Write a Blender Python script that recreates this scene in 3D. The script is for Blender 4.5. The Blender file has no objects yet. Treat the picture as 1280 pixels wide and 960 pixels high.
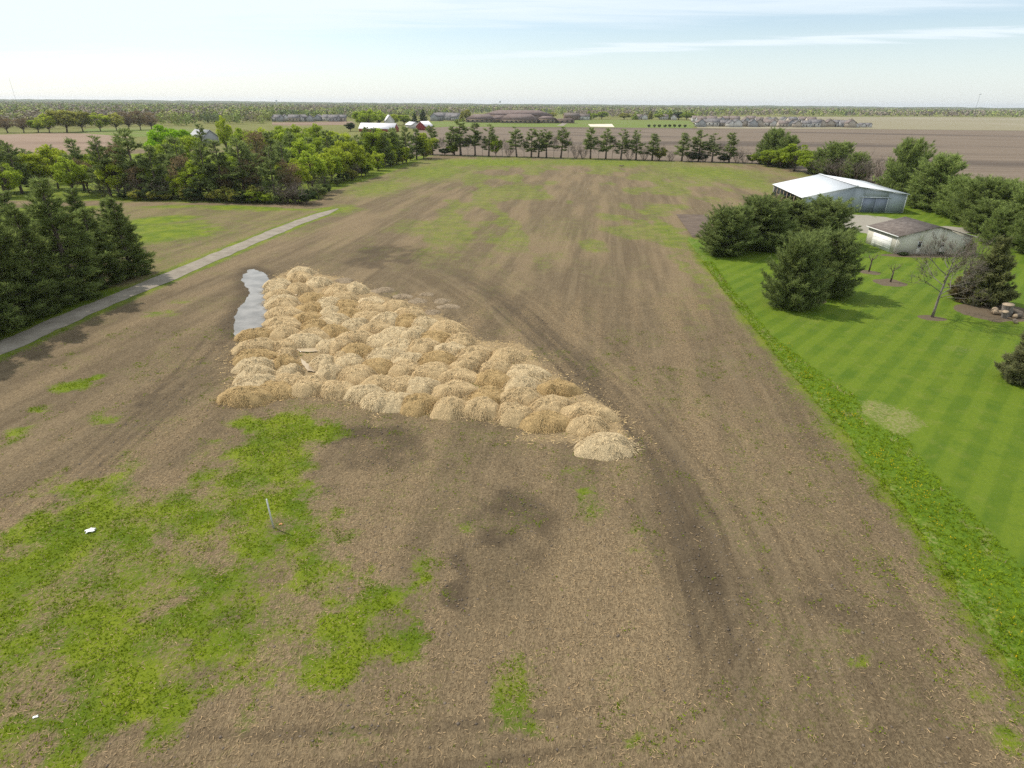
import bpy, math, random
import numpy as np
from mathutils import Vector, Matrix

S = bpy.context.scene
COL = S.collection
rng = np.random.default_rng(7)
random.seed(7)

# ------------------------------------------------------------------ camera
CAM_H, FPX, PITCH, ROLL = 24.0, 746.0, math.radians(25.2), math.radians(0.47)
_f = np.array([0, math.cos(PITCH), -math.sin(PITCH)])
_u0 = np.array([0, math.sin(PITCH), math.cos(PITCH)])
_r = math.cos(ROLL) * np.array([1., 0, 0]) + math.sin(ROLL) * _u0
_u = -math.sin(ROLL) * np.array([1., 0, 0]) + math.cos(ROLL) * _u0
cam_d = bpy.data.cameras.new('camera')
cam = bpy.data.objects.new('camera', cam_d)
COL.objects.link(cam)
cam_d.sensor_fit = 'HORIZONTAL'
cam_d.sensor_width = 36.0
cam_d.lens = 36.0 * FPX / 1280.0
cam_d.clip_start = 0.5
cam_d.clip_end = 40000
cam.matrix_world = Matrix(((_r[0], _u[0], -_f[0], 0), (_r[1], _u[1], -_f[1], 0), (_r[2], _u[2], -_f[2], CAM_H), (0, 0, 0, 1)))
S.camera = cam
S.render.engine = 'CYCLES'
S.cycles.use_denoising = False
S.cycles.max_bounces = 6
S.cycles.diffuse_bounces = 3
S.cycles.glossy_bounces = 2
S.cycles.transmission_bounces = 3
S.cycles.volume_bounces = 0
S.cycles.transparent_max_bounces = 4
S.view_settings.view_transform = 'Standard'
S.view_settings.look = 'None'
S.view_settings.gamma = 1.0
S.view_settings.use_curve_mapping = False
S.view_settings.exposure = 0.08

# ------------------------------------------------------------------ sky and sun
SUN_EL, SUN_AZ = math.radians(51), math.radians(-62)      # azimuth from +Y, to the left
SUN_DIR = np.array([math.sin(SUN_AZ) * math.cos(SUN_EL), math.cos(SUN_AZ) * math.cos(SUN_EL), math.sin(SUN_EL)])
W = bpy.data.worlds.new('World')
S.world = W
W.use_nodes = True
nt = W.node_tree
nt.nodes.clear()
def N(t, kind, **kw):
    n = t.nodes.new(kind)
    for k, v in kw.items():
        if k.startswith('i_'):
            n.inputs[k[2:].replace('_', ' ')].default_value = v
        else:
            setattr(n, k, v)
    return n
def L(t, a, b):
    t.links.new(a, b)
def math_n(t, op, a, b=None, clamp=False):
    n = t.nodes.new('ShaderNodeMath')
    n.operation = op
    n.use_clamp = clamp
    for i, v in enumerate((a, b)):
        if v is None:
            continue
        if isinstance(v, (int, float)):
            n.inputs[i].default_value = v
        else:
            L(t, v, n.inputs[i])
    return n.outputs[0]
def mixc(t, fac, a, b, mode='MIX'):
    n = t.nodes.new('ShaderNodeMix')
    n.data_type = 'RGBA'
    n.blend_type = mode
    n.clamp_factor = True
    for sock, v in ((n.inputs[0], fac), (n.inputs[6], a), (n.inputs[7], b)):
        if isinstance(v, (int, float)):
            sock.default_value = v
        elif isinstance(v, tuple):
            sock.default_value = v if len(v) == 4 else (*v, 1)
        else:
            L(t, v, sock)
    return n.outputs[2]
def ramp(t, x, lo, hi, a=0.0, b=1.0):
    n = t.nodes.new('ShaderNodeMapRange')
    n.interpolation_type = 'SMOOTHSTEP'
    L(t, x, n.inputs[0])
    n.inputs[1].default_value, n.inputs[2].default_value = lo, hi
    n.inputs[3].default_value, n.inputs[4].default_value = a, b
    return n.outputs[0]
def noise(t, vec, scale, detail=4, rough=0.55, dist=0.0):
    n = t.nodes.new('ShaderNodeTexNoise')
    L(t, vec, n.inputs['Vector'])
    n.inputs['Scale'].default_value = scale
    n.inputs['Detail'].default_value = detail
    n.inputs['Roughness'].default_value = rough
    n.inputs['Distortion'].default_value = dist
    return n.outputs['Fac']
def mapping(t, vec, scale=(1, 1, 1), rot=(0, 0, 0), loc=(0, 0, 0)):
    n = t.nodes.new('ShaderNodeMapping')
    L(t, vec, n.inputs['Vector'])
    n.inputs['Scale'].default_value = scale
    n.inputs['Rotation'].default_value = rot
    n.inputs['Location'].default_value = loc
    return n.outputs[0]

sky = N(nt, 'ShaderNodeTexSky', sky_type='NISHITA', sun_disc=False)
sky.sun_elevation = SUN_EL
sky.sun_rotation = SUN_AZ
sky.altitude = 200
sky.air_density = 1.0
sky.dust_density = 0.7
sky.ozone_density = 1.5
tc = N(nt, 'ShaderNodeTexCoord')
sx = N(nt, 'ShaderNodeSeparateXYZ')
L(nt, tc.outputs['Generated'], sx.inputs[0])
# a thin layer of high cloud: the view direction is carried to a level sheet of cirrus
zz = math_n(nt, 'MAXIMUM', math_n(nt, 'ADD', sx.outputs[2], 0.03), 0.03)
cx = math_n(nt, 'DIVIDE', sx.outputs[0], zz)
cy = math_n(nt, 'DIVIDE', sx.outputs[1], zz)
cv = N(nt, 'ShaderNodeCombineXYZ')
L(nt, cx, cv.inputs[0])
L(nt, cy, cv.inputs[1])
big = noise(nt, mapping(nt, cv.outputs[0], (0.16, 0.36, 1), (0, 0, 0.45), (3.1, 1.2, 0)), 1.0, 6, 0.55, 0.6)
fine = noise(nt, mapping(nt, cv.outputs[0], (0.40, 1.5, 1), (0, 0, 0.5), (0, 0.4, 0)), 1.0, 8, 0.62, 0.9)
# a sheet of cirrus overhead whose ragged edge lies ahead, and a long streak beyond it
s1 = math_n(nt, 'ADD', math_n(nt, 'MULTIPLY', cx, 0.40), math_n(nt, 'MULTIPLY', cy, 0.92))
s1 = math_n(nt, 'ADD', s1, math_n(nt, 'MULTIPLY', math_n(nt, 'SUBTRACT', fine, 0.5), 3.6))
s1 = math_n(nt, 'ADD', s1, math_n(nt, 'MULTIPLY', math_n(nt, 'SUBTRACT', big, 0.5), 2.0))
cover = math_n(nt, 'MULTIPLY', ramp(nt, s1, 7.6, 5.4), ramp(nt, big, 0.2, 0.55, 0.62, 0.95))
s2 = math_n(nt, 'ADD', math_n(nt, 'MULTIPLY', cx, 0.53), math_n(nt, 'MULTIPLY', cy, 0.85))
s2 = math_n(nt, 'ABSOLUTE', math_n(nt, 'ADD', math_n(nt, 'SUBTRACT', s2, 9.05), math_n(nt, 'MULTIPLY', math_n(nt, 'SUBTRACT', fine, 0.5), 2.2)))
streak_ = math_n(nt, 'MULTIPLY', ramp(nt, s2, 0.62, 0.05), ramp(nt, cx, -2.5, 1.5, 0.25, 0.8))
cloud = math_n(nt, 'MAXIMUM', cover, streak_)
veil = ramp(nt, sx.outputs[2], 0.0, 0.14, 0.55, 0.06)       # milky air, thickest low down
cloud = math_n(nt, 'ADD', veil, math_n(nt, 'MULTIPLY', cloud, math_n(nt, 'SUBTRACT', 1.0, veil)))
skyc = mixc(nt, cloud, sky.outputs[0], (6.2, 6.85, 7.3))
bg = N(nt, 'ShaderNodeBackground')
bg.inputs['Strength'].default_value = 0.14
L(nt, skyc, bg.inputs['Color'])
wo = N(nt, 'ShaderNodeOutputWorld')
L(nt, bg.outputs[0], wo.inputs['Surface'])

sun_d = bpy.data.lights.new('sun', 'SUN')
sun_d.energy = 4.3
sun_d.angle = math.radians(0.53)
sun_d.color = (1.0, 0.945, 0.85)
sun = bpy.data.objects.new('sun', sun_d)
COL.objects.link(sun)
sun.rotation_euler = Vector((-SUN_DIR[0], -SUN_DIR[1], -SUN_DIR[2])).to_track_quat('-Z', 'Y').to_euler()
sun.location = (-60, 30, 90)

# ------------------------------------------------------------------ helpers
def G(px, py, z=0.0):
    """ground point (metres) of a spot surveyed in the 1280 x 960 photograph"""
    d = _f + (px - 640) / FPX * _r - (py - 480) / FPX * _u
    t = (z - CAM_H) / d[2]
    return np.array([d[0] * t, d[1] * t, z])
def PJ(p):
    q = np.array(p) - np.array([0, 0, CAM_H])
    return 640 + FPX * (q @ _r) / (q @ _f), 480 - FPX * (q @ _u) / (q @ _f)
def height_of(px, py, ty):
    b = G(px, py)
    lo, hi = 0.0, 80.0
    for _ in range(36):
        m = (lo + hi) / 2
        if PJ((b[0], b[1], m))[1] > ty:
            lo = m
        else:
            hi = m
    return lo
def mpp(px, py):
    """metres across one photo pixel at a ground spot"""
    return abs(G(px + 1, py)[0] - G(px, py)[0])
FA = math.radians(8.3)                       # the field's rows run 8.3 degrees right of +Y
def uv_of(x, y):
    return x * math.cos(FA) - y * math.sin(FA), x * math.sin(FA) + y * math.cos(FA)
def xy_of(u, v):
    return u * math.cos(FA) + v * math.sin(FA), -u * math.sin(FA) + v * math.cos(FA)

_perm = np.random.default_rng(3).permutation(4096)
_val = np.random.default_rng(4).random(4096)
def vnoise(x, y, seed=0):
    xi, yi = np.floor(x).astype(np.int64), np.floor(y).astype(np.int64)
    fx, fy = x - xi, y - yi
    fx, fy = fx * fx * (3 - 2 * fx), fy * fy * (3 - 2 * fy)
    def h(a, b):
        return _val[(_perm[(_perm[(a + seed * 57) & 4095] + b) & 4095])]
    return (h(xi, yi) * (1 - fx) + h(xi + 1, yi) * fx) * (1 - fy) + (h(xi, yi + 1) * (1 - fx) + h(xi + 1, yi + 1) * fx) * fy
def fbm(x, y, octv=4, seed=0, rough=0.5):
    s, a, t = 0.0, 1.0, 0.0
    for o in range(octv):
        s = s + a * vnoise(x * 2 ** o + 13.7 * o, y * 2 ** o + 7.1 * o, seed + o)
        t += a
        a *= rough
    return s / t
def sstep(x, a, b):
    t = np.clip((x - a) / (b - a), 0, 1)
    return t * t * (3 - 2 * t)
def seg_dist(x, y, pts):
    d = np.full(x.shape, 1e9)
    for (ax, ay), (bx, by) in zip(pts[:-1], pts[1:]):
        ex, ey = bx - ax, by - ay
        t = np.clip(((x - ax) * ex + (y - ay) * ey) / (ex * ex + ey * ey + 1e-9), 0, 1)
        d = np.minimum(d, np.hypot(x - ax - t * ex, y - ay - t * ey))
    return d
def signed_line(x, y, pts):
    """signed distance to a polyline (positive to its right)"""
    d = np.full(x.shape, 1e9)
    s = np.ones(x.shape)
    for (ax, ay), (bx, by) in zip(pts[:-1], pts[1:]):
        ex, ey = bx - ax, by - ay
        t = np.clip(((x - ax) * ex + (y - ay) * ey) / (ex * ex + ey * ey + 1e-9), 0, 1)
        q = np.hypot(x - ax - t * ex, y - ay - t * ey)
        m = q < d
        d = np.where(m, q, d)
        s = np.where(m, np.sign((x - ax) * ey - (y - ay) * ex), s)
    return d * s
def along_line(x, y, pts):
    d = np.full(x.shape, 1e9)
    s = np.zeros(x.shape)
    acc = 0.0
    for (ax, ay), (bx, by) in zip(pts[:-1], pts[1:]):
        ex, ey = bx - ax, by - ay
        ln = math.hypot(ex, ey)
        t = np.clip(((x - ax) * ex + (y - ay) * ey) / (ln * ln + 1e-9), 0, 1)
        q = np.hypot(x - ax - t * ex, y - ay - t * ey)
        m = q < d
        d = np.where(m, q, d)
        s = np.where(m, acc + t * ln, s)
        acc += ln
    return s
def poly_sd(x, y, pts):
    """signed distance to a polygon, positive inside"""
    pts = list(pts)
    ins = np.zeros(x.shape, bool)
    for (ax, ay), (bx, by) in zip(pts, pts[1:] + pts[:1]):
        c = ((ay > y) != (by > y)) & (x < (bx - ax) * (y - ay) / (by - ay + 1e-12) + ax)
        ins ^= c
    d = seg_dist(x, y, pts + pts[:1])
    return np.where(ins, d, -d)
def gp(*pp):
    return [tuple(G(a, b)[:2]) for a, b in pp]

def new_mesh(name, verts, faces, mat=None, smooth=False, tint=None):
    """verts (n,3); faces: (m,3) or (m,4) array or a list of those"""
    me = bpy.data.meshes.new(name)
    fl = faces if isinstance(faces, list) else [faces]
    fl = [np.asarray(f, dtype=np.int32) for f in fl if len(f)]
    verts = np.asarray(verts, dtype=np.float32)
    me.vertices.add(len(verts))
    me.vertices.foreach_set('co', verts.ravel())
    idx = np.concatenate([f.ravel() for f in fl])
    tot = np.concatenate([np.full(len(f), f.shape[1], np.int32) for f in fl])
    me.loops.add(len(idx))
    me.loops.foreach_set('vertex_index', idx)
    me.polygons.add(len(tot))
    me.polygons.foreach_set('loop_start', np.concatenate([[0], np.cumsum(tot)[:-1]]).astype(np.int32))
    me.polygons.foreach_set('loop_total', tot)
    if smooth:
        me.polygons.foreach_set('use_smooth', np.ones(len(tot), bool))
    if tint is not None:
        a = me.attributes.new('tint', 'FLOAT', 'POINT')
        a.data.foreach_set('value', np.asarray(tint, np.float32))
    me.update(calc_edges=True)
    if mat:
        me.materials.append(mat)
    return me
def obj(name, me, parent=None, loc=None, rz=0.0, scale=None, color=None):
    o = bpy.data.objects.new(name, me)
    COL.objects.link(o)
    if parent:
        o.parent = parent
    if loc is not None:
        o.location = [float(v) for v in loc]
    o.rotation_euler = (0, 0, rz)
    if scale is not None:
        o.scale = scale if hasattr(scale, '__len__') else (scale,) * 3
    if color is not None:
        o.color = (*color, 1)
    return o
def tag(o, label=None, cat=None, group=None, kind=None):
    if label: o['label'] = label
    if cat: o['category'] = cat
    if group: o['group'] = group
    if kind: o['kind'] = kind
    return o
class MB:
    """collects shapes into one mesh"""
    def __init__(s): s.v, s.f, s.n = [], {3: [], 4: []}, 0
    def add(s, v, f):
        v = np.asarray(v, float)
        for q in f:
            s.f[len(q)].append([i + s.n for i in q])
        s.v.append(v)
        s.n += len(v)
    def box(s, c, size, ax=None):
        c = np.asarray(c, float)
        h = np.asarray(size, float) / 2
        ax = np.eye(3) if ax is None else np.asarray(ax)
        v = [c + ax[0] * i * h[0] + ax[1] * j * h[1] + ax[2] * k * h[2] for k in (-1, 1) for j in (-1, 1) for i in (-1, 1)]
        s.add(v, [(0, 2, 3, 1), (4, 5, 7, 6), (0, 1, 5, 4), (2, 6, 7, 3), (0, 4, 6, 2), (1, 3, 7, 5)])
    def prism(s, pts2, o, ex, ey, depth_vec):
        """extrude a convex outline (2d points in the plane ex, ey at o) along depth_vec"""
        a = [np.asarray(o) + np.asarray(ex) * p[0] + np.asarray(ey) * p[1] for p in pts2]
        b = [p + np.asarray(depth_vec) for p in a]
        n = len(a)
        ca, cb = np.mean(a, 0), np.mean(b, 0)
        v = a + b + [ca, cb]
        f = [(i, (i + 1) % n, n + (i + 1) % n, n + i) for i in range(n)]
        f += [(2 * n, (i + 1) % n, i) for i in range(n)] + [(2 * n + 1, n + i, n + (i + 1) % n) for i in range(n)]
        s.add(v, f)
    def tube(s, p, r, sides=6, cap=True):
        p = [np.asarray(q, float) for q in p]
        v, f = [], []
        for i, q in enumerate(p):
            d = p[min(i + 1, len(p) - 1)] - p[max(i - 1, 0)]
            d = d / (np.linalg.norm(d) + 1e-9)
            a = np.cross(d, (0, 0, 1) if abs(d[2]) < 0.9 else (1, 0, 0))
            a /= np.linalg.norm(a)
            b = np.cross(d, a)
            for k in range(sides):
                t = 2 * math.pi * k / sides
                v.append(q + r[i] * (math.cos(t) * a + math.sin(t) * b))
        for i in range(len(p) - 1):
            for k in range(sides):
                f.append((i * sides + k, i * sides + (k + 1) % sides, (i + 1) * sides + (k + 1) % sides, (i + 1) * sides + k))
        if cap:
            v.append(p[-1]); v.append(p[0])
            m = len(v)
            for k in range(sides):
                f.append(((len(p) - 1) * sides + k, (len(p) - 1) * sides + (k + 1) % sides, m - 2))
                f.append(((k + 1) % sides, k, m - 1))
        s.add(v, f)
    def mesh(s, name, mat, smooth=False):
        return new_mesh(name, np.concatenate(s.v), [s.f[3], s.f[4]], mat, smooth)

# ------------------------------------------------------------------ materials
def material(name, rough=0.9, spec=0.2):
    m = bpy.data.materials.new(name)
    m.use_nodes = True
    t = m.node_tree
    b = t.nodes['Principled BSDF']
    b.inputs['Roughness'].default_value = rough
    b.inputs['Specular IOR Level'].default_value = spec
    return m, t, b
def wpos(t):
    return N(t, 'ShaderNodeNewGeometry').outputs['Position']
def opos(t):
    return N(t, 'ShaderNodeTexCoord').outputs['Object']
def bump(t, b, h, strength, dist):
    n = N(t, 'ShaderNodeBump')
    n.inputs['Strength'].default_value = strength
    n.inputs['Distance'].default_value = dist
    L(t, h, n.inputs['Height'])
    L(t, n.outputs[0], b.inputs['Normal'])
def plain(name, c1, c2, scale=1.0, rough=0.85, spec=0.2, bmp=0.0, world=False, metallic=0.0):
    m, t, b = material(name, rough, spec)
    p = wpos(t) if world else opos(t)
    n = noise(t, p, scale, 6, 0.6)
    L(t, mixc(t, ramp(t, n, 0.3, 0.7), c1, c2), b.inputs['Base Color'])
    b.inputs['Metallic'].default_value = metallic
    if bmp:
        bump(t, b, noise(t, p, scale * 4, 4), 0.6, bmp)
    return m
def leaf_material(name, trans=0.35, lo=0.55, hi=1.35):
    """foliage: the object's own colour, varied from leaf to leaf"""
    m = bpy.data.materials.new(name)
    m.use_nodes = True
    t = m.node_tree
    t.nodes.clear()
    oi = N(t, 'ShaderNodeObjectInfo')
    at = N(t, 'ShaderNodeAttribute', attribute_name='tint')
    k = math_n(t, 'ADD', math_n(t, 'MULTIPLY', at.outputs['Fac'], hi - lo), lo)
    vm = N(t, 'ShaderNodeVectorMath', operation='SCALE')
    L(t, oi.outputs['Color'], vm.inputs[0])
    L(t, k, vm.inputs['Scale'])
    warm = mixc(t, math_n(t, 'MULTIPLY', at.outputs['Fac'], 0.35), vm.outputs[0], mixc(t, 1.0, vm.outputs[0], (1.35, 1.12, 0.7), 'MULTIPLY'))
    d = N(t, 'ShaderNodeBsdfDiffuse')
    tr = N(t, 'ShaderNodeBsdfTranslucent')
    L(t, warm, d.inputs[0])
    L(t, warm, tr.inputs[0])
    mx = N(t, 'ShaderNodeMixShader')
    mx.inputs[0].default_value = trans
    L(t, d.outputs[0], mx.inputs[1])
    L(t, tr.outputs[0], mx.inputs[2])
    o = N(t, 'ShaderNodeOutputMaterial')
    L(t, mx.outputs[0], o.inputs[0])
    return m
M_leaf = leaf_material('foliage', 0.45, .6, 1.45)
M_needle = leaf_material('needles', 0.42, 0.4, 1.9)
M_bark = plain('bark', (0.09, 0.07, 0.055), (0.17, 0.14, 0.11), 3.0, 0.95, 0.1, 0.02)
M_barkg = plain('grey_bark', (0.14, 0.12, 0.10), (0.26, 0.23, 0.20), 3.0, 0.95, 0.1, 0.02)
M_twig = plain('twigs', (0.13, 0.105, 0.085), (0.22, 0.185, 0.15), 2.0, 0.95, 0.1)

# ------------------------------------------------------------------ ground relief and ground cover masks
PUDDLE = gp((311, 336), (319, 335), (331, 341), (337, 350), (334, 358), (333, 368), (336, 380), (334, 392), (331, 405), (330, 416), (318, 420), (296, 421), (293, 412), (295, 398), (299, 384), (309, 372), (312, 366), (304, 350), (306, 341))
POND2 = gp((368, 436), (376, 431), (388, 429), (398, 431), (404, 435), (398, 440), (386, 441), (376, 440))
POND3 = gp((373, 448), (379, 449), (384, 455), (395, 455), (397, 460), (392, 465), (384, 464), (379, 458))
SM_PUD = [gp((366, 374), (376, 376), (375, 381), (367, 380)), gp((367, 399), (377, 402), (376, 408), (369, 406)), gp((364, 366), (371, 366), (371, 370), (365, 370))]
TRACK = gp((500, 318), (575, 345), (640, 385), (700, 445), (760, 508), (815, 580), (850, 660), (875, 740), (885, 800), (890, 880))[::-1]
HEAD = gp((-60, 962), (120, 948), (300, 930), (480, 940), (640, 935), (780, 905), (880, 850), (930, 770))
LAWN_EDGE = gp((858, 296), (872, 318), (905, 362), (950, 418), (1000, 478), (1060, 545), (1110, 612), (1160, 680), (1215, 760), (1280, 850), (1400, 1020))[::-1]
MOW_EDGE = gp((880, 312), (910, 355), (965, 420), (1020, 462), (1070, 496), (1082, 528), (1130, 547), (1175, 600), (1280, 712), (1400, 850))[::-1]
ROAD = gp((-260, 545), (-60, 461), (0, 436), (100, 391), (205, 348.5), (300, 308), (370, 279), (422, 261))
TRACKS = [(gp((600, 362), (690, 440), (760, 512), (822, 592), (856, 672), (880, 750), (905, 840), (890, 960)), .75), (gp((560, 345), (650, 385), (740, 465), (830, 570), (880, 650), (925, 760), (960, 860)), .6),
          (gp((700, 420), (790, 500), (880, 600), (950, 700), (1000, 800)), .35), (gp((288, 400), (240, 455), (180, 520), (90, 600), (-20, 680)), .5), (gp((262, 450), (215, 500), (150, 560), (60, 640)), .4),
          (gp((-20, 955), (200, 942), (420, 938), (620, 930), (760, 905), (850, 860)), .4), (gp((290, 560), (340, 520), (400, 500)), .2), (gp((775, 580), (820, 650), (850, 720), (870, 800)), .5), (gp((640, 480), (500, 300), (420, 300)), .0)]
def blob(x, y, px, py, rx, ry, soft=0.6):
    c = G(px, py)
    ax = abs(G(px + rx, py)[0] - G(px - rx, py)[0]) / 2
    ay = abs(G(px, py - ry)[1] - G(px, py + ry)[1]) / 2
    d = np.hypot((x - c[0]) / ax, (y - c[1]) / ay)
    return 1 - sstep(d, 1 - soft, 1 + soft)
GRASS_MAIN = gp((-140, 640), (0, 640), (70, 598), (150, 585), (215, 600), (250, 575), (310, 520), (355, 512), (415, 515), (425, 560), (405, 600), (400, 650), (430, 700), (475, 715), (528, 700), (545, 740), (525, 800), (480, 850), (460, 905), (380, 925), (330, 918), (200, 940), (60, 950), (-140, 960))
def masks(x, y):
    """ground cover over the flat land: grass, dry residue, dark soil, spread straw, furrow stripes"""
    u, v = uv_of(x, y)
    n1 = fbm(x / 6.0, y / 6.0, 4, 1)
    n2 = fbm(x / 1.6, y / 1.6, 3, 9)
    wob = (n1 - 0.5) * 3.2 + (n2 - 0.5) * 1.8
    g = sstep(poly_sd(x, y, GRASS_MAIN) + wob * 2.3, -3.2, 3.4) * (0.66 + 0.44 * sstep(n1 * .4 + n2 * .6, 0.36, 0.58)) * (1 - .3 * sstep(y, 40, 52))
    for b in ((200, 612, 45, 22, .9), (245, 680, 60, 26, .8), (275, 705, 40, 18, .8), (345, 775, 34, 22, .95), (60, 850, 95, 38, .62), (30, 650, 45, 30, .4),
              (190, 770, 22, 10, .8), (300, 790, 30, 10, .6), (430, 595, 20, 60, .7), (420, 740, 30, 12, .6), (165, 650, 30, 12, .5), (320, 880, 60, 10, .4), (390, 565, 30, 12, .4), (280, 580, 40, 20, .5), (40, 925, 40, 12, .3)):
        g = g * (1 - .62 * b[4] * blob(x + wob * .9, y + wob * .8, b[0], b[1], b[2] * .85, b[3] * .85, .8))
    for b in ((105, 480, 26, 7, 1), (60, 508, 14, 6, .9), (130, 470, 10, 5, .9), (10, 548, 26, 26, .8), (30, 530, 20, 14, .6), (200, 391, 32, 6, .75), (235, 377, 24, 5, .6), (140, 522, 36, 14, .65), (515, 745, 24, 55, .85), (655, 850, 40, 32, .75), (665, 898, 44, 22, .7),
              (725, 602, 24, 22, .75), (800, 685, 32, 34, .6), (740, 640, 30, 30, .45), (790, 640, 18, 20, .45), (575, 665, 14, 14, .5), (1075, 830, 26, 9, .7), (1050, 785, 30, 12, .45), (930, 575, 18, 12, .35), (1225, 818, 40, 26, .8), (1160, 745, 34, 16, .4), (700, 915, 20, 10, .5), (1255, 905, 40, 44, .7),
              (800, 915, 14, 7, .6), (640, 960, 60, 10, .3), (440, 520, 40, 20, .35), (350, 540, 50, 30, .3), (560, 640, 40, 60, .18), (860, 405, 40, 16, .4), (940, 400, 20, 60, .3)):
        g = np.maximum(g, b[4] * blob(x + wob * .8, y + wob * .8, *b[:4], .8) * (.5 + .6 * sstep(n2, .38, .62)))
    g = np.maximum(g, .30 * sstep(fbm(x / 4.5, y / 4.5, 4, 83), .44, .66))
    # thin weedy green over the far field
    far = 0
    for b in ((540, 215, 60, 14, .75), (470, 235, 50, 14, .7), (425, 262, 34, 10, .7), (610, 203, 110, 6, .85), (760, 203, 130, 6, .8), (880, 215, 90, 12, .75), (930, 225, 30, 25, .7), (610, 292, 62, 14, .42), (700, 285, 60, 26, .38), (835, 290, 26, 26, .75), (860, 340, 16, 40, .6),
              (800, 270, 50, 20, .35), (760, 240, 90, 18, .25), (720, 310, 90, 30, .2), (860, 380, 40, 30, .35), (370, 290, 36, 12, .45), (640, 225, 60, 10, .3)):
        far = np.maximum(far, b[4] * blob(x + wob * 3, y + wob * 5, *b[:4], 0.8))
    # left meadow beyond the road
    mead = sstep(poly_sd(x, y, gp((-200, 262), (155, 257), (300, 256), (390, 262), (425, 252), (425, 262), (330, 297), (200, 345), (0, 430), (-260, 540))) + wob, -1, 2)
    mead = mead * (0.45 + 0.55 * sstep(fbm(x / 18, y / 18, 3, 21), 0.38, 0.6))
    for b in ((200, 275, 34, 7, 1), (240, 290, 60, 6, .9)):
        mead = np.maximum(mead, b[4] * blob(x + wob * 2, y + wob * 3, *b[:4]))
    beltin = np.maximum(sstep(poly_sd(x, y, gp((-300, 250), (150, 252), (385, 254), (430, 235), (500, 212), (545, 194), (470, 185), (300, 190), (0, 195), (-300, 200))) + wob * 2, -3, 3), 0) * 0.9
    g = np.maximum(np.maximum(g, far), np.maximum(mead, beltin))
    rs = seg_dist(x, y, ROAD)
    g = np.maximum(g, (1 - sstep(rs + wob * .25, 2.2, 4.2)) * .8 * (y > 30))
    # beside the lawn strip
    le = signed_line(x, y, LAWN_EDGE)
    ly_ = G(858, 296)[1]
    lf = 1 - sstep(y + wob, ly_ - 4, ly_ + 6)
    g = np.maximum(g, sstep(le + wob * .55, -3.2, 0.4) * .8 * lf)
    g = np.maximum(g, sstep(le + wob * 1.5, -9, 1) * .42 * lf)
    g = np.maximum(g, .62 * sstep(fbm(x / 7, y / 16, 3, 35), .38, .62) * sstep(y + wob * 6, 62, 120) * sstep(x + wob * 3, -40, -15))
    # all far land beyond the field is grown over
    fv = uv_of(*G(740, 199)[:2])[1]
    g = np.maximum(g, sstep(v, fv - 6, fv + 6) * .62)
    # dark soil
    td = signed_line(x, y, TRACK)
    ta = along_line(x, y, TRACK)
    tst = np.clip((fbm(td / .42, ta / 11, 3, 57) - .5) * 4.2, -1, 1)
    dtrack = (1 - sstep(np.abs(td - 0.6 + wob * .3), 0.3, 3.0)) * .85 * (.30 + .70 * sstep(tst, -.35, .45)) * sstep(y, 14, 30) * (1 - sstep(y, 70, 110) * .75)
    dark = np.zeros(x.shape)
    for b in ((465, 560, 75, 46, .6), (640, 655, 60, 46, .75), (565, 735, 16, 60, .7), (530, 790, 40, 20, .35), (490, 318, 60, 14, .6), (870, 660, 34, 70, .5), (560, 480, 60, 20, .3), (300, 420, 34, 90, .35), (1000, 720, 120, 120, .22), (900, 480, 90, 60, .15), (640, 690, 60, 30, .45)):
        dark = np.maximum(dark, b[4] * blob(x + wob * .8, y + wob * .8, *b[:4]))
    dark = np.where(y < 130, sstep(dark + (n2 - .5) * .7 + (n1 - .5) * .6, .18, .72) * .85 * sstep(dark, 0.02, .3), dark)
    dark = np.maximum(dark, dtrack)
    for tp, k_ in TRACKS:
        q_ = np.abs(np.abs(signed_line(x, y, tp) + (n1 - .5) * .5) - .85)
        a_ = along_line(x, y, tp)
        ln_ = sum(math.dist(p0, p1) for p0, p1 in zip(tp[:-1], tp[1:]))
        dark = np.maximum(dark, k_ * (1 - sstep(q_ + (n2 - .5) * .3, .08, .36)) * sstep(a_, .5, 7) * (1 - sstep(a_, ln_ - 7, ln_ - .5)) * (.55 + .45 * sstep(fbm(a_ / 3, a_ * 0, 2, 12), .35, .6)))
    dark = np.maximum(dark, .8 * (1 - sstep(-poly_sd(x, y, PUDDLE) + wob * .5, .2, 2.2)))
    # dry residue
    dry = 0.30 + 0.55 * sstep(fbm(u / 3.0, v / 22.0, 3, 31), 0.4, 0.7)
    for b in ((760, 770, 120, 150, .95), (640, 830, 110, 70, .75), (560, 620, 60, 40, .45), (200, 608, 50, 22, .9), (260, 690, 60, 30, .8), (345, 775, 36, 22, .9), (300, 935, 300, 20, .7), (980, 600, 90, 120, .5), (480, 900, 80, 50, .7), (650, 590, 60, 20, .5), (430, 640, 20, 70, .6)):
        dry = np.maximum(dry, b[4] * blob(x + wob, y + wob, *b[:4]))
    dry = dry * (1 - .75 * dark)
    straw = sstep(poly_sd(x, y, STRAW_AREA) + wob * .5, -1.0, 1.0)
    straw = np.maximum(straw, .42 * (1 - sstep(seg_dist(x, y, gp((400, 498), (452, 512), (470, 520), (468, 542))) + wob * .5, 0.0, 0.9)))
    straw = np.maximum(straw, .55 * blob(x, y, 690, 548, 60, 7))
    # furrows and wheel tracks
    st = tst * (1 - sstep(np.abs(td), 5.0, 12.0)) * sstep(y, 14, 20)
    rows = np.clip((fbm(u / .55, v / 26, 3, 55) - .5) * 4.5, -1, 1) * sstep(np.abs(td), 5.0, 12.0) * (0.35 + .65 * sstep(fbm(u / 2.2, v / 30, 2, 77), .45, .65))
    hd = signed_line(x, y, HEAD)
    hs = np.sin(hd * 2 * math.pi / 0.7) * (1 - sstep(np.abs(hd), 2.0, 5.0))
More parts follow.
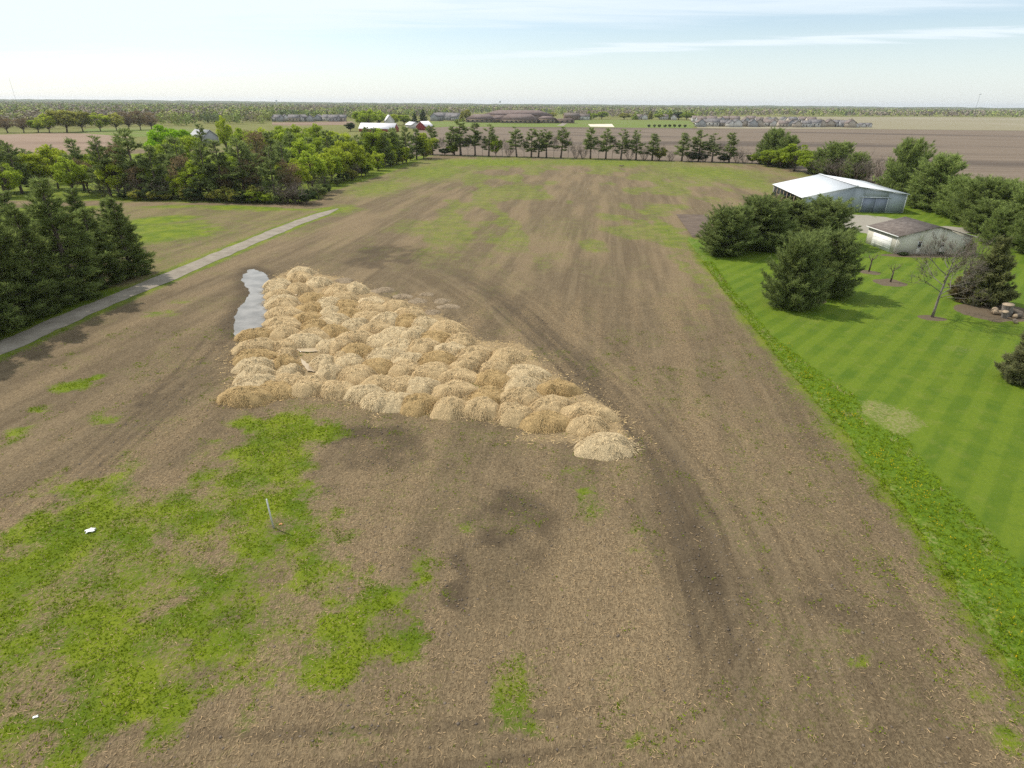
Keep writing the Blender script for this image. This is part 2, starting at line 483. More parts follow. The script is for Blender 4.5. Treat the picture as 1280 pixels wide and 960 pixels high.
    quiet = 1 - sstep(poly_sd(x, y, gp((300, 500), (760, 575), (850, 700), (870, 820), (640, 910), (300, 910), (0, 900), (0, 640), (220, 560))), -2, 3)
    stripe = np.where(np.abs(hs) > 0.2, hs * .6, rows) * quiet + st * np.maximum(quiet, .15)
    return g, dry, np.clip(dark, 0, 1), np.clip(straw, 0, 1), np.clip(stripe, -1, 1)
STRAW_AREA = gp((345, 346), (375, 332), (400, 342), (440, 351), (470, 364), (510, 378), (530, 389), (575, 405), (600, 428), (650, 432), (690, 465), (715, 480), (760, 510), (800, 560), (770, 572), (715, 552), (660, 530), (600, 522), (520, 512), (440, 500), (380, 488), (300, 494), (291, 470), (290, 440), (330, 415), (338, 370))
def relief(x, y):
    u, v = uv_of(x, y)
    near = 1 - sstep(np.hypot(x, y), 90, 200)
    z = (fbm(x / 9, y / 9, 3, 5) - .5) * .22 * near + (fbm(x / .9, y / .9, 3, 6) - .5) * .09 * near
    dp = poly_sd(x, y, PUDDLE)
    z = z * (1 - sstep(dp, -2.5, -.4)) - .10 * sstep(dp, -.3, .5) + .0
    d2 = poly_sd(x, y, POND2)
    z = z * (1 - sstep(d2, -2, -.4)) - .08 * sstep(d2, -.3, .3)
    rd = seg_dist(x, y, ROAD)
    z = z * sstep(rd, 2.0, 5.0)
    le = signed_line(x, y, LAWN_EDGE)
    z = z * (1 - sstep(le, -3.0, -0.5) * (1 - sstep(le, 150, 160)))
    return z
def grow(a, b, step, f):
    out = [b]
    s = step
    while out[-1] < a:
        s *= f
        out.append(out[-1] + s)
    return np.array(out[1:])
xs = np.arange(-34, 40.01, 0.19)
ys = np.arange(13.5, 74, 0.19)
xs = np.concatenate([-grow(9500, -xs[0], .19, 1.035)[::-1], xs, grow(9500, xs[-1], .19, 1.035)])
ys = np.concatenate([-grow(3000, -13.5, .5, 1.25)[::-1], ys, grow(11500, ys[-1], .19, 1.028)])
XX, YY = np.meshgrid(xs, ys)
nx, ny = len(xs), len(ys)
mg = masks(XX, YY)
zg = relief(XX, YY) + mg[4] * .018 * (1 - sstep(np.hypot(XX, YY), 60, 110)) - mg[2] * .03 * (1 - sstep(np.hypot(XX, YY), 90, 150))
idx = np.arange(nx * ny).reshape(ny, nx)
quads = np.stack([idx[:-1, :-1], idx[:-1, 1:], idx[1:, 1:], idx[1:, :-1]], -1).reshape(-1, 4)

def ground_material():
    m, t, b = material('field_soil', 0.95, 0.12)
    p = wpos(t)
    a1 = N(t, 'ShaderNodeAttribute', attribute_name='cover')
    a2 = N(t, 'ShaderNodeAttribute', attribute_name='stripe')
    s = N(t, 'ShaderNodeSeparateColor')
    L(t, a1.outputs['Color'], s.inputs[0])
    grass, dry, dark = s.outputs[0], s.outputs[1], s.outputs[2]
    straw = a1.outputs['Alpha']
    stripe = a2.outputs['Fac']
    fld = mapping(t, p, (1, 1, 1), (0, 0, FA))
    streak = noise(t, mapping(t, fld, (1.6, 0.10, 1)), 1.0, 5, 0.6, 0.3)
    med = noise(t, p, 0.45, 7, 0.62)
    fin = noise(t, p, 3.2, 6, 0.7)
    grit = noise(t, p, 14.0, 4, 0.7)
    spk = noise(t, p, 6.5, 3, 0.75)
    soil = mixc(t, ramp(t, med, .38, .62), (.078, .062, .041), (.132, .104, .070))
    soil = mixc(t, math_n(t, 'MULTIPLY', ramp(t, streak, .44, .66), .7), soil, (.172, .134, .091))
    streak2 = noise(t, mapping(t, fld, (0.9, 0.06, 1), (0, 0, .03), (5, 3, 0)), 1.0, 4, 0.6, 0.4)
    soil = mixc(t, ramp(t, streak2, .48, .64, 0, .65), soil, (.080, .060, .040))
    soil = mixc(t, ramp(t, fin, .40, .70, 0, .55), soil, (.080, .059, .039))
    soil = mixc(t, ramp(t, spk, .50, .60, 0, .8), soil, (.062, .046, .030))
    soil = mixc(t, ramp(t, spk, .48, .38, 0, .65), soil, (.205, .160, .108))
    soil = mixc(t, ramp(t, stripe, 0, 1, 0, .42), soil, (.185, .144, .098))
    soil = mixc(t, ramp(t, stripe, 0, -1, 0, .5), soil, (.068, .050, .034))
    # chopped stalks lying on the soil
    fib = noise(t, mapping(t, p, (9, 3.2, 1), (0, 0, .7)), 1.0, 5, 0.7, 1.2)
    fib2 = noise(t, mapping(t, p, (9, 3.0, 1), (0, 0, -.5)), 1.0, 5, 0.7, 1.2)
    fm = math_n(t, 'MAXIMUM', fib, fib2)
    res = math_n(t, 'MULTIPLY', ramp(t, fm, .50, .60), dry)
    soil = mixc(t, math_n(t, 'MULTIPLY', dry, .6), soil, (.178, .130, .082))
    soil = mixc(t, math_n(t, 'MULTIPLY', res, .8), soil, (.29, .222, .145))
    soil = mixc(t, math_n(t, 'MULTIPLY', dark, .74), soil, mixc(t, grit, (.044, .033, .024), (.090, .068, .048)))
    soil = mixc(t, 1.0, soil, (1.03, .99, .87), 'MULTIPLY')
    # grass and weeds
    gc = mixc(t, ramp(t, noise(t, p, .33, 5, .6), .35, .65), (.090, .140, .006), (.165, .205, .010))
    gc = mixc(t, ramp(t, fin, .45, .75, 0, .7), gc, (.048, .075, .010))
    gc = mixc(t, ramp(t, grit, .55, .8, 0, .5), gc, (.20, .22, .04))
    gm = math_n(t, 'ADD', math_n(t, 'ADD', grass, math_n(t, 'MULTIPLY', math_n(t, 'SUBTRACT', spk, .5), 1.0)), math_n(t, 'ADD', math_n(t, 'MULTIPLY', math_n(t, 'SUBTRACT', fin, .5), 1.5), math_n(t, 'MULTIPLY', math_n(t, 'SUBTRACT', med, .5), .7)))
    gf = math_n(t, 'MULTIPLY', ramp(t, gm, .30, .92), .95)
    c = mixc(t, gf, soil, gc)
    sc = mixc(t, fin, (.21, .145, .075), (.42, .31, .17))
    sm = math_n(t, 'ADD', straw, math_n(t, 'MULTIPLY', math_n(t, 'SUBTRACT', fm, .5), .9))
    c = mixc(t, math_n(t, 'MULTIPLY', ramp(t, sm, .35, .75), .9), c, sc)
    L(t, c, b.inputs['Base Color'])
    hgt = math_n(t, 'ADD', math_n(t, 'MULTIPLY', fin, .7), math_n(t, 'MULTIPLY', grit, .35))
    hgt = math_n(t, 'ADD', hgt, math_n(t, 'MULTIPLY', spk, -.5))
    bump(t, b, hgt, 1.0, 0.16)
    return m
M_ground = ground_material()
gme = new_mesh('ground', np.stack([XX, YY, zg], -1).reshape(-1, 3), quads, M_ground, True)
ca = gme.attributes.new('cover', 'FLOAT_COLOR', 'POINT')
ca.data.foreach_set('color', np.stack([mg[0], mg[1], mg[2], mg[3]], -1).astype(np.float32).ravel())
sa = gme.attributes.new('stripe', 'FLOAT', 'POINT')
sa.data.foreach_set('value', mg[4].astype(np.float32).ravel())
tag(obj('ground', gme), 'bare brown crop field with weedy green patches', None, None, 'structure')
def ground_z(x, y):
    return relief(np.asarray(x, float), np.asarray(y, float))

# ------------------------------------------------------------------ sheets: road, water, lawn, far fields
def sheet(name, poly, z, step, mat, label=None, kind='structure', rag=0.0, zfun=None, seed=0):
    """a level sheet cut to a ragged outline"""
    P = np.array(poly)
    x0, y0 = P.min(0) - step
    x1, y1 = P.max(0) + step
    gx, gy = np.meshgrid(np.arange(x0, x1 + step, step), np.arange(y0, y1 + step, step))
    sd = poly_sd(gx, gy, poly)
    if rag:
        sd = sd + (fbm(gx / rag[0], gy / rag[0], 3, 40 + seed) - .5) * rag[1]
    # pull the first ring of outside vertices onto the outline
    gxx, gyy = np.gradient(sd, step)[1], np.gradient(sd, step)[0]
    nrm = np.hypot(gxx, gyy) + 1e-6
    out = (sd < 0) & (sd > -1.6 * step)
    gx = np.where(out, gx - gxx / nrm * sd * .95, gx)
    gy = np.where(out, gy - gyy / nrm * sd * .95, gy)
    n = np.arange(gx.size).reshape(gx.shape)
    q = np.stack([n[:-1, :-1], n[:-1, 1:], n[1:, 1:], n[1:, :-1]], -1).reshape(-1, 4)
    ok = (sd > -1.6 * step).ravel()
    inn = (sd > 0).ravel()
    q = q[ok[q].all(1) & (inn[q].sum(1) >= 1)]
    zz = np.full(gx.shape, z) if zfun is None else zfun(gx, gy) + z
    zz = np.where(out, zz - .03, zz)
    used = np.unique(q)
    re = np.full(gx.size, -1)
    re[used] = np.arange(len(used))
    v = np.stack([gx, gy, zz], -1).reshape(-1, 3)[used]
    o = obj(name, new_mesh(name, v, re[q], mat, True))
    return tag(o, label, None, None, kind)

def road_material():
    m, t, b = material('gravel', .95, .15)
    p = wpos(t)
    n1, n2, n3 = noise(t, p, .5, 6, .6), noise(t, p, 7, 5, .75), noise(t, p, 26, 2, .6)
    c = mixc(t, ramp(t, n1, .3, .7), (.20, .170, .130), (.29, .25, .20))
    c = mixc(t, ramp(t, n2, .4, .75, 0, .6), c, (.15, .125, .095))
    c = mixc(t, ramp(t, n3, .55, .8, 0, .5), c, (.40, .375, .33))
    L(t, c, b.inputs['Base Color'])
    bump(t, b, n2, .8, .04)
    return m
M_gravel = road_material()
def strip_mesh(pts, half, z, crown=0.06, seg=1.2, seed=0):
    P = [np.array(p) for p in pts]
    c = []
    for a, b in zip(P[:-1], P[1:]):
        n = max(2, int(np.linalg.norm(b - a) / seg))
        for k in range(n):
            c.append(a + (b - a) * k / n)
    c.append(P[-1])
    c = np.array(c)
    for _ in range(6):
        c[1:-1] = (c[:-2] + c[1:-1] * 2 + c[2:]) / 4
    d = np.gradient(c, axis=0)
    d /= np.linalg.norm(d, axis=1)[:, None]
    nrm = np.stack([d[:, 1], -d[:, 0]], 1)
    k = np.linspace(-1, 1, 9)
    w = half * np.minimum(1, (np.arange(len(c))[::-1] + 2) / 9.0) * (1 + (fbm(c[:, 0] / 2.5, c[:, 1] / 2.5, 3, 50 + seed) - .5) * .5)
    V = c[:, None, :] + nrm[:, None, :] * (k[None, :, None] * w[:, None, None])
    zc = z + crown * (1 - k ** 2) - .035 * np.exp(-((np.abs(k) - .55) / .14) ** 2)
    Z = np.tile(zc, (len(c), 1))
    n = np.arange(len(c) * 9).reshape(len(c), 9)
    q = np.stack([n[:-1, :-1], n[:-1, 1:], n[1:, 1:], n[1:, :-1]], -1).reshape(-1, 4)
    return np.concatenate([V, Z[..., None]], -1).reshape(-1, 3), q
v, q = strip_mesh(ROAD, 1.75, .03)
tag(obj('gravel_road', new_mesh('gravel_road', v, q, M_gravel, True)), 'pale gravel farm lane running past the conifers', None, None, 'structure')

def water_material(name, c1, c2, rough, depth=.0):
    m, t, b = material(name, rough, .5)
    p = wpos(t)
    n = noise(t, p, .35, 4, .6)
    L(t, mixc(t, ramp(t, n, .35, .65), c1, c2), b.inputs['Base Color'])
    b.inputs['IOR'].default_value = 1.33
    bump(t, b, noise(t, p, 2.5, 3, .5), .12, .02)
    return m
M_pud = water_material('puddle_water', (.15, .135, .115), (.25, .228, .20), .04)
M_mud = water_material('muddy_water', (.36, .27, .165), (.45, .355, .23), .2)
sheet('puddle_water', PUDDLE, -.022, .22, M_pud, 'grey rain puddle beside the straw mounds', 'structure', (2.4, 1.5), seed=1)
sheet('muddy_water', POND2, .10, .2, M_mud, 'wide tan pool of muddy water among the straw mounds', 'structure', (1.2, .6), seed=2)
sheet('muddy_water', POND3, .10, .2, M_mud, 'narrow bent tan pool below the wide one among the straw', 'structure', (1.2, .5), seed=9)
for i, pp in enumerate(SM_PUD):
    sheet('muddy_water', pp, [.10, .10, .10][i], .15, M_mud, ['small tan pool between straw mounds near the puddle top', 'small tan pool between straw mounds lower beside the puddle', 'tiny tan pool behind the upper straw mounds'][i], 'structure', (.8, .3), seed=3 + i)

def lawn_material():
    m, t, b = material('lawn_grass', .9, .15)
    p = wpos(t)
    a = N(t, 'ShaderNodeAttribute', attribute_name='cover')
    s = N(t, 'ShaderNodeSeparateColor')
    L(t, a.outputs['Color'], s.inputs[0])
    longg, drym, bedm = s.outputs[0], s.outputs[1], s.outputs[2]
    yard = a.outputs['Alpha']
    st = mapping(t, p, (1, 1, 1), (0, 0, math.radians(43)))
    sp = N(t, 'ShaderNodeSeparateXYZ')
    L(t, st, sp.inputs[0])
    wob = noise(t, p, .25, 3)
    ph = math_n(t, 'ADD', math_n(t, 'MULTIPLY', sp.outputs[0], 2 * math.pi / 2.3), math_n(t, 'MULTIPLY', wob, 1.6))
    wv = ramp(t, math_n(t, 'SINE', ph), -.5, .5)
    n1, n2, n3 = noise(t, p, .22, 5, .6), noise(t, p, 4.5, 5, .7), noise(t, p, 18, 3, .7)
    c = mixc(t, ramp(t, n1, .32, .68), (.070, .120, .006), (.102, .148, .008))
    c = mixc(t, math_n(t, 'MULTIPLY', wv, .62), c, (.125, .174, .011))
    c = mixc(t, ramp(t, n2, .42, .75, 0, .5), c, (.052, .098, .008))
    c = mixc(t, ramp(t, n3, .55, .8, 0, .35), c, (.17, .235, .035))
    lg = mixc(t, ramp(t, n2, .35, .65), (.062, .115, .006), (.115, .175, .010))
    c = mixc(t, longg, c, lg)
    pat = noise(t, p, .55, 6, .7)
    c = mixc(t, ramp(t, pat, .52, .70, 0, .45), c, (.155, .175, .030))
    c = mixc(t, ramp(t, pat, .46, .30, 0, .45), c, (.042, .092, .005))
    dm = math_n(t, 'ADD', drym, math_n(t, 'MULTIPLY', math_n(t, 'SUBTRACT', n2, .5), 1.3))
    c = mixc(t, math_n(t, 'MULTIPLY', ramp(t, dm, .4, .8), .85), c, mixc(t, n3, (.17, .16, .05), (.30, .26, .13)))
    bm = math_n(t, 'ADD', bedm, math_n(t, 'MULTIPLY', math_n(t, 'SUBTRACT', n2, .5), .5))
    c = mixc(t, ramp(t, bm, .42, .58), c, mixc(t, n3, (.085, .064, .040), (.155, .116, .075)))
    ym = math_n(t, 'ADD', yard, math_n(t, 'MULTIPLY', math_n(t, 'SUBTRACT', n2, .5), .9))
    c = mixc(t, ramp(t, ym, .4, .65), c, mixc(t, n2, (.22, .195, .155), (.33, .30, .245)))
    L(t, c, b.inputs['Base Color'])
    bump(t, b, math_n(t, 'ADD', n2, math_n(t, 'MULTIPLY', n3, .6)), .8, .07)
    return m
M_lawn = lawn_material()
LAWN = [tuple(p) for p in LAWN_EDGE] + gp((872, 300), (905, 290), (960, 268), (1000, 262), (1040, 245), (1100, 240), (1180, 262), (1300, 282), (1500, 300), (1700, 360), (1900, 700))
lo = sheet('lawn', LAWN, .07, .42, M_lawn, 'striped mown green lawn beside the field', 'structure', (2.0, 1.1), zfun=lambda a, b: relief(a, b) * 0 + (fbm(a / 3, b / 3, 3, 8) - .5) * .05, seed=11)
co = np.zeros(len(lo.data.vertices) * 3, np.float32)
lo.data.vertices.foreach_get('co', co)
lx, ly = co.reshape(-1, 3)[:, 0].astype(float), co.reshape(-1, 3)[:, 1].astype(float)
me_ = signed_line(lx, ly, MOW_EDGE)
le_ = signed_line(lx, ly, LAWN_EDGE)
wb = (fbm(lx / 2, ly / 2, 3, 61) - .5)
OVAL = dict(px=1112, py=521, rx=38, ry=22)
longg = np.maximum(1 - sstep(me_, -.25, .25), 0)
drym = np.maximum.reduce([.55 * (1 - sstep(np.abs(me_ + .7 + wb * 2.2), .05, .9)) * sstep(fbm(lx / 1.1, ly / 1.1, 2, 66), .42, .62), .62 * blob(lx + wb * 2, ly + wb * 2, 1112, 521, 36, 21, .3), .5 * (1 - sstep(le_ + wb * 3, .2, 2.2)),
                          .45 * blob(lx, ly, 1200, 437, 28, 7), .4 * blob(lx, ly, 1050, 280, 60, 12), .4 * blob(lx, ly, 1000, 402, 26, 20), .35 * blob(lx, ly, 1180, 560, 10, 20), .35 * blob(lx, ly, 960, 370, 30, 16), .3 * blob(lx, ly, 1170, 350, 80, 18)])
bed = np.maximum.reduce([blob(lx + wb, ly + wb, 1165, 398, 16, 4.4, .25), blob(lx + wb, ly + wb, 1112, 354, 19, 5, .25), blob(lx + wb, ly + wb, 1086, 341, 13, 3.2, .25), blob(lx + wb * 2, ly + wb * 2, 1250, 391, 52, 12, .2), blob(lx, ly, 1017, 375, 14, 5, .2), .9 * blob(lx, ly, 1150, 320, 50, 2.5, .3)])
yard = np.maximum.reduce([blob(lx + wb * 3, ly + wb * 3, 1095, 279, 44, 11, .3), blob(lx + wb * 3, ly + wb * 3, 1070, 284, 18, 9, .3), .8 * blob(lx + wb * 3, ly + wb * 3, 1195, 288, 60, 5, .3)])
ca = lo.data.attributes.new('cover', 'FLOAT_COLOR', 'POINT')
ca.data.foreach_set('color', np.stack([longg, drym, bed, yard], -1).astype(np.float32).ravel())

def soil_sheet_material(name, a, bcol, band, rot=0.0, bs=(.012, .05)):
    m, t, b = material(name, .95, .1)
    p = wpos(t)
    f = mapping(t, p, (1, 1, 1), (0, 0, FA + rot))
    n1 = noise(t, mapping(t, f, (bs[0] * .3, bs[1] * .35, 1)), 1.0, 4, .55, .4)
    n2 = noise(t, mapping(t, f, (bs[0], bs[1] * 4, 1)), 1.0, 4, .6)
    n3 = noise(t, p, .7, 5, .7)
    c = mixc(t, ramp(t, n2, .3, .7), a, bcol)
    c = mixc(t, ramp(t, n1, .52, .64, 0, .75), c, band)
    c = mixc(t, ramp(t, n3, .4, .8, 0, .35), c, band)
    L(t, c, b.inputs['Base Color'])
    bump(t, b, n3, .7, .12)
    return m
M_plough = soil_sheet_material('ploughed_soil', (.140, .105, .075), (.190, .147, .108), (.075, .058, .046))
M_plough2 = soil_sheet_material('red_soil', (.21, .145, .10), (.27, .195, .14), (.15, .10, .07))
M_meadow = soil_sheet_material('meadow', (.105, .145, .028), (.145, .18, .04), (.16, .155, .06))
M_tan = soil_sheet_material('bare_tan_ground', (.235, .195, .135), (.20, .185, .10), (.31, .27, .20))
def flat(name, poly, z, mat, label):
    b = MB()
    P = [np.array([p[0], p[1], z]) for p in poly]
    c = np.mean(P, 0)
    n = len(P)
    from mathutils.geometry import tessellate_polygon
    tr = tessellate_polygon([[Vector(q) for q in P]])
    def up_(t):
        a_, b_, c_ = (P[i] for i in t)
        return t if np.cross(b_ - a_, c_ - a_)[2] > 0 else (t[0], t[2], t[1])
    b.add(P, [up_(tuple(t)) for t in tr])
    o = obj(name, b.mesh(name, mat))
    return tag(o, label, None, None, 'structure')
flat('ploughed_field', gp((500, 197), (545, 193.6), (750, 198), (950, 205), (1010, 216), (1100, 232), (1200, 254), (1290, 262), (1500, 275), (1900, 262), (1500, 170), (1285, 163.5), (1085, 161.5), (870, 160.5), (740, 159.3), (560, 158.5), (520, 161)), .06, M_plough, 'wide dark ploughed field behind the pine row')
flat('ploughed_field', gp((-200, 168), (0, 168.5), (60, 166.5), (110, 167), (160, 171), (165, 180), (100, 188), (0, 192), (-200, 190)), .06, M_plough2, 'reddish brown bare field beyond the tree belt')
flat('ploughed_field', gp((340, 153.0), (440, 151.8), (445, 156), (360, 157), (340, 156)), .06, M_plough2, 'narrow strip of bare brown field before the distant houses')
flat('meadow', gp((600, 158.4), (700, 158.8), (865, 160.3), (870, 155), (860, 151), (760, 150), (680, 150), (600, 152), (540, 152), (520, 160.5), (560, 158.3)), .05, M_meadow, 'green school grounds beyond the ploughed field')
flat('meadow', gp((95, 166.4), (110, 161), (180, 159), (250, 160), (280, 170), (170, 171)), .05, M_meadow, 'green meadow below the distant oaks')
flat('bare_ground', gp((1085, 161.3), (1285, 163.3), (1500, 168), (1500, 148), (1285, 147), (1150, 146), (1000, 146.2), (930, 145.6), (860, 147), (872, 160.2)), .05, M_tan, 'tan cleared building land beyond the ploughed field')
flat('bare_ground', gp((735, 155.4), (765, 155.0), (768, 158.8), (738, 158.4)), .09, plain('sand', (.55, .48, .37), (.65, .58, .46), .05, world=True), 'pale sandy patch beside the school grounds')
flat('driveway', gp((696, 157.3), (704, 157.5), (716, 149.6), (712, 149.5)), .10, M_gravel, 'pale driveway leading up to the brown house')
flat('bare_ground', gp((845, 268), (886, 268.5), (890, 294), (866, 297)), .05, soil_sheet_material('garden_soil', (.10, .075, .058), (.16, .12, .09), (.07, .05, .04), 0, (.3, .3)), 'dark square of tilled soil beside the bushy pines')

# ------------------------------------------------------------------ labels that count
_ORD = 'first second third fourth fifth sixth seventh eighth ninth tenth eleventh twelfth thirteenth fourteenth fifteenth sixteenth seventeenth eighteenth nineteenth'.split()
_TENS = {2: ('twenty', 'twentieth'), 3: ('thirty', 'thirtieth'), 4: ('forty', 'fortieth'), 5: ('fifty', 'fiftieth'), 6: ('sixty', 'sixtieth'), 7: ('seventy', 'seventieth'), 8: ('eighty', 'eightieth')}
def ordinal(n):
    if n <= 19:
        return _ORD[n - 1]
    a, b = divmod(n, 10)
    return _TENS[a][1] if b == 0 else _TENS[a][0] + '-' + _ORD[b - 1]

# ------------------------------------------------------------------ trees
def unit(a):
    return a / (np.linalg.norm(a, axis=-1, keepdims=True) + 1e-9)
def tufts(r, P, D, n, ln, wd, spread):
    """n slim leaf triangles fanning out of every point P along D"""
    P = np.repeat(np.asarray(P), n, 0)
    D = np.repeat(np.asarray(D), n, 0)
    d = unit(D + r.normal(0, spread, P.shape))
    s = unit(np.cross(d, r.normal(0, 1, P.shape)))
    l = ln * r.uniform(.6, 1.25, (len(P), 1))
    w = wd * r.uniform(.6, 1.3, (len(P), 1)) / 2
    base = P + d * l * .15 + r.normal(0, ln * .12, P.shape)
    V = np.stack([base - s * w, base + s * w, base + d * l], 1).reshape(-1, 3)
    return V
def tuft_mesh(name, V, mat, r, tint=None):
    n = len(V) // 3
    if tint is None:
        tint = r.random(n)
    return new_mesh(name, V, np.arange(n * 3).reshape(-1, 3), mat, False, np.repeat(tint, 3))
def tree_pine(seed, h=14.0, base=.10, rad=.25, step=.55, nb=6, dens=13, tl=.55, tw=.13, gap=.0, nt=6, pw=.8, lift=.25):
    """layered pine: whorls of branches carrying needle plumes"""
    r = np.random.default_rng(seed)
    tr = MB()
    bend = r.normal(0, .012 * h, 2)
    def ax(t):
        return np.array([bend[0] * math.sin(t * 2.4), bend[1] * math.sin(t * 2.0), t * h])
    tr.tube([ax(t) for t in np.linspace(-.01, .97, 9)], np.linspace(.021 * h, .003 * h, 9), 7)
    P, D = [], []
    z = base * h
    while z < h * .99:
        t = z / h
        k = (t - base) / (1 - base)
        prof = (1 - k) ** pw * min(1, .72 + 2.2 * k)
        for _ in range(max(3, int(nb * (.6 + .5 * prof)))):
            if r.random() < gap:
                continue
            a = r.uniform(0, 2 * math.pi)
            ln = max(.5, rad * h * prof * r.uniform(.55, 1.15))
            rise = (-.12 + 1.0 * k ** 1.5) + r.normal(0, .12)
            o = ax(t + r.uniform(-.012, .012))
            dirn = np.array([math.cos(a), math.sin(a), 0])
            def pt(s):
                return o + dirn * ln * s + np.array([0, 0, ln * (rise * s + lift * s * s)])
            tr.tube([pt(0), pt(.5), pt(.92)], [.0045 * h * (.4 + prof * .6), .0030 * h, .0012 * h], 3, False)
            m = max(4, int(ln * dens))
            s = r.beta(2.0, 1.3, m) * .92 + .10
            side = np.array([-dirn[1], dirn[0], 0])
            lat = r.normal(0, 1, m) * ln * .17 * (1.15 - s) + r.normal(0, .10, m)
            q = np.array([pt(x) for x in s]) + side * lat[:, None] + np.array([0, 0, 1]) * (r.normal(.05, .12, m) + np.abs(lat) * .12)[:, None]
            P.append(q)
            D.append(np.tile(dirn * .8 + np.array([0, 0, .55 + .5 * k]), (m, 1)) + side * np.sign(lat)[:, None] * .5)
        z += step * r.uniform(.75, 1.25) * (h / 14)
    P, D = np.concatenate(P), np.concatenate(D)
    V = tufts(r, P, unit(D), nt, tl, tw, .42)
    tint = np.clip(np.repeat(r.random(len(P)), nt) * .6 + r.random(len(P) * nt) * .4, 0, 1)
    return tr.mesh('pine_trunk', M_bark, True), tuft_mesh('pine_crown', V, M_needle, r, tint), h, rad * h
def clump_crown(r, C, R, n, tl, tw, nt, spread, mat, up=.35):
    P, D, T = [], [], []
    for c, rad in zip(C, R):
        m = int(n * (rad / np.mean(R)) ** 2)
        d = unit(r.normal(0, 1, (m, 3)) + np.array([0, 0, up]))
        rr = rad * r.uniform(.35, 1.0, (m, 1)) ** .6
        P.append(c + d * rr * np.array([1, 1, .75]))
        D.append(d + np.array([0, 0, .25]))
        T.append(np.clip(r.normal(.5, .12) + r.normal(0, .2, m), 0, 1))
    P, D, T = np.concatenate(P), np.concatenate(D), np.concatenate(T)
    V = tufts(r, P, unit(D), nt, tl, tw, spread)
    return V, np.repeat(T, nt)
def tree_bushy(seed, h=9.0, rad=.55, mat=None, n=85, tl=.46, tw=.085, nt=6, low=.05):
    """broad open-grown pine, leafy to the ground, made of many plumes"""
    r = np.random.default_rng(seed)
    tr = MB()
    tr.tube([(0, 0, -.1), (.1, .05, .3 * h), (0, .1, .75 * h)], [.03 * h, .022 * h, .006 * h], 8)
    C, R = [], []
    for i in range(135):
        k = r.uniform(0, 1) ** .85
        z = h * (low + (.95 - low) * k)
        prof = math.sqrt(max(0, 1 - ((k - .33) / .70) ** 2)) if k > .33 else .80 + .20 * k / .33
        a = i * 2.39996 + r.normal(0, .25)
        q = rad * h * prof * (.62 + .40 * r.random() ** .5) * (1 + .16 * math.sin(3 * a + seed) + .08 * math.sin(5 * a))
        c = np.array([math.cos(a) * q, math.sin(a) * q, z + r.normal(0, .03 * h)])
        C.append(c)
        R.append(h * r.uniform(.06, .10))
        if i % 3 == 0:
            b0 = np.array([0, 0, z * .72])
            tr.tube([b0, (b0 + c) / 2 + [0, 0, .02 * h], c], [.009 * h, .006 * h, .002 * h], 4, False)
    C, R = np.array(C), np.array(R)
    V, T = clump_crown(r, C, R, n, tl, tw, nt, .4, mat, .5)
    # lean the plumes outwards
    return tr.mesh('pine_trunk', M_bark, True), tuft_mesh('pine_crown', V, mat or M_needle, r, T), h, rad * h
def limbs(r, tr, p, d, ln, rad, depth, ends, spread=.6, n=(2, 4), shrink=.68, up=.15, sides=5, jit=.12):
    mid = p + d * ln * .5 + r.normal(0, ln * jit * .5, 3)
    e = p + d * ln + r.normal(0, ln * jit * .6, 3)
    tr.tube([p, mid, e], [rad, rad * .82, rad * .62], sides, depth <= 1)
    ends.append((e, depth, rad))
    if depth <= 0:
        return
    for _ in range(r.integers(n[0], n[1])):
        s = r.uniform(.45, 1.0)
        q = p + d * ln * s if s < .93 else e
        nd = unit(d + r.normal(0, spread, 3) + np.array([0, 0, up]))
        limbs(r, tr, q, nd, ln * shrink * r.uniform(.75, 1.2), rad * .58, depth - 1, ends, spread, n, shrink, up, max(3, sides - 1), jit)
def tree_leafy(seed, h=11.0, rad=.36, base=.22, n=55, tl=.42, tw=.30, sparse=1.0, clumps=52):
    r = np.random.default_rng(seed)
    tr = MB()
    tr.tube([(0, 0, -.1), (.02 * h, 0, base * h), (.01 * h, .02 * h, .55 * h), (0, 0, .82 * h)], [.022 * h, .017 * h, .010 * h, .004 * h], 7)
    C, R = [], []
    for i in range(clumps):
        d = unit(r.normal(0, 1, 3))
        q = r.uniform(.45, 1.0) ** .6
        c = np.array([0, 0, h * (base + 1) / 2]) + d * q * np.array([rad * h, rad * h, h * (1 - base) / 2 * .88]) * r.uniform(.85, 1.12)
        if c[2] < base * h:
            c[2] = base * h * r.uniform(.45, 1.3)
        C.append(c)
        R.append(h * r.uniform(.055, .11))
        b0 = np.array([0, 0, max(base * h * .8, c[2] - np.hypot(c[0], c[1]) * 1.1)])
        tr.tube([b0, (b0 + c) / 2 + r.normal(0, .02 * h, 3), c], [.0075 * h, .005 * h, .0018 * h], 4, False)
    V, T = clump_crown(r, np.array(C), np.array(R), int(n * sparse), tl, tw, 3, .8, M_leaf, .2)
    return tr.mesh('tree_trunk', M_bark, True), tuft_mesh('tree_crown', V, M_leaf, r, T), h, rad * h
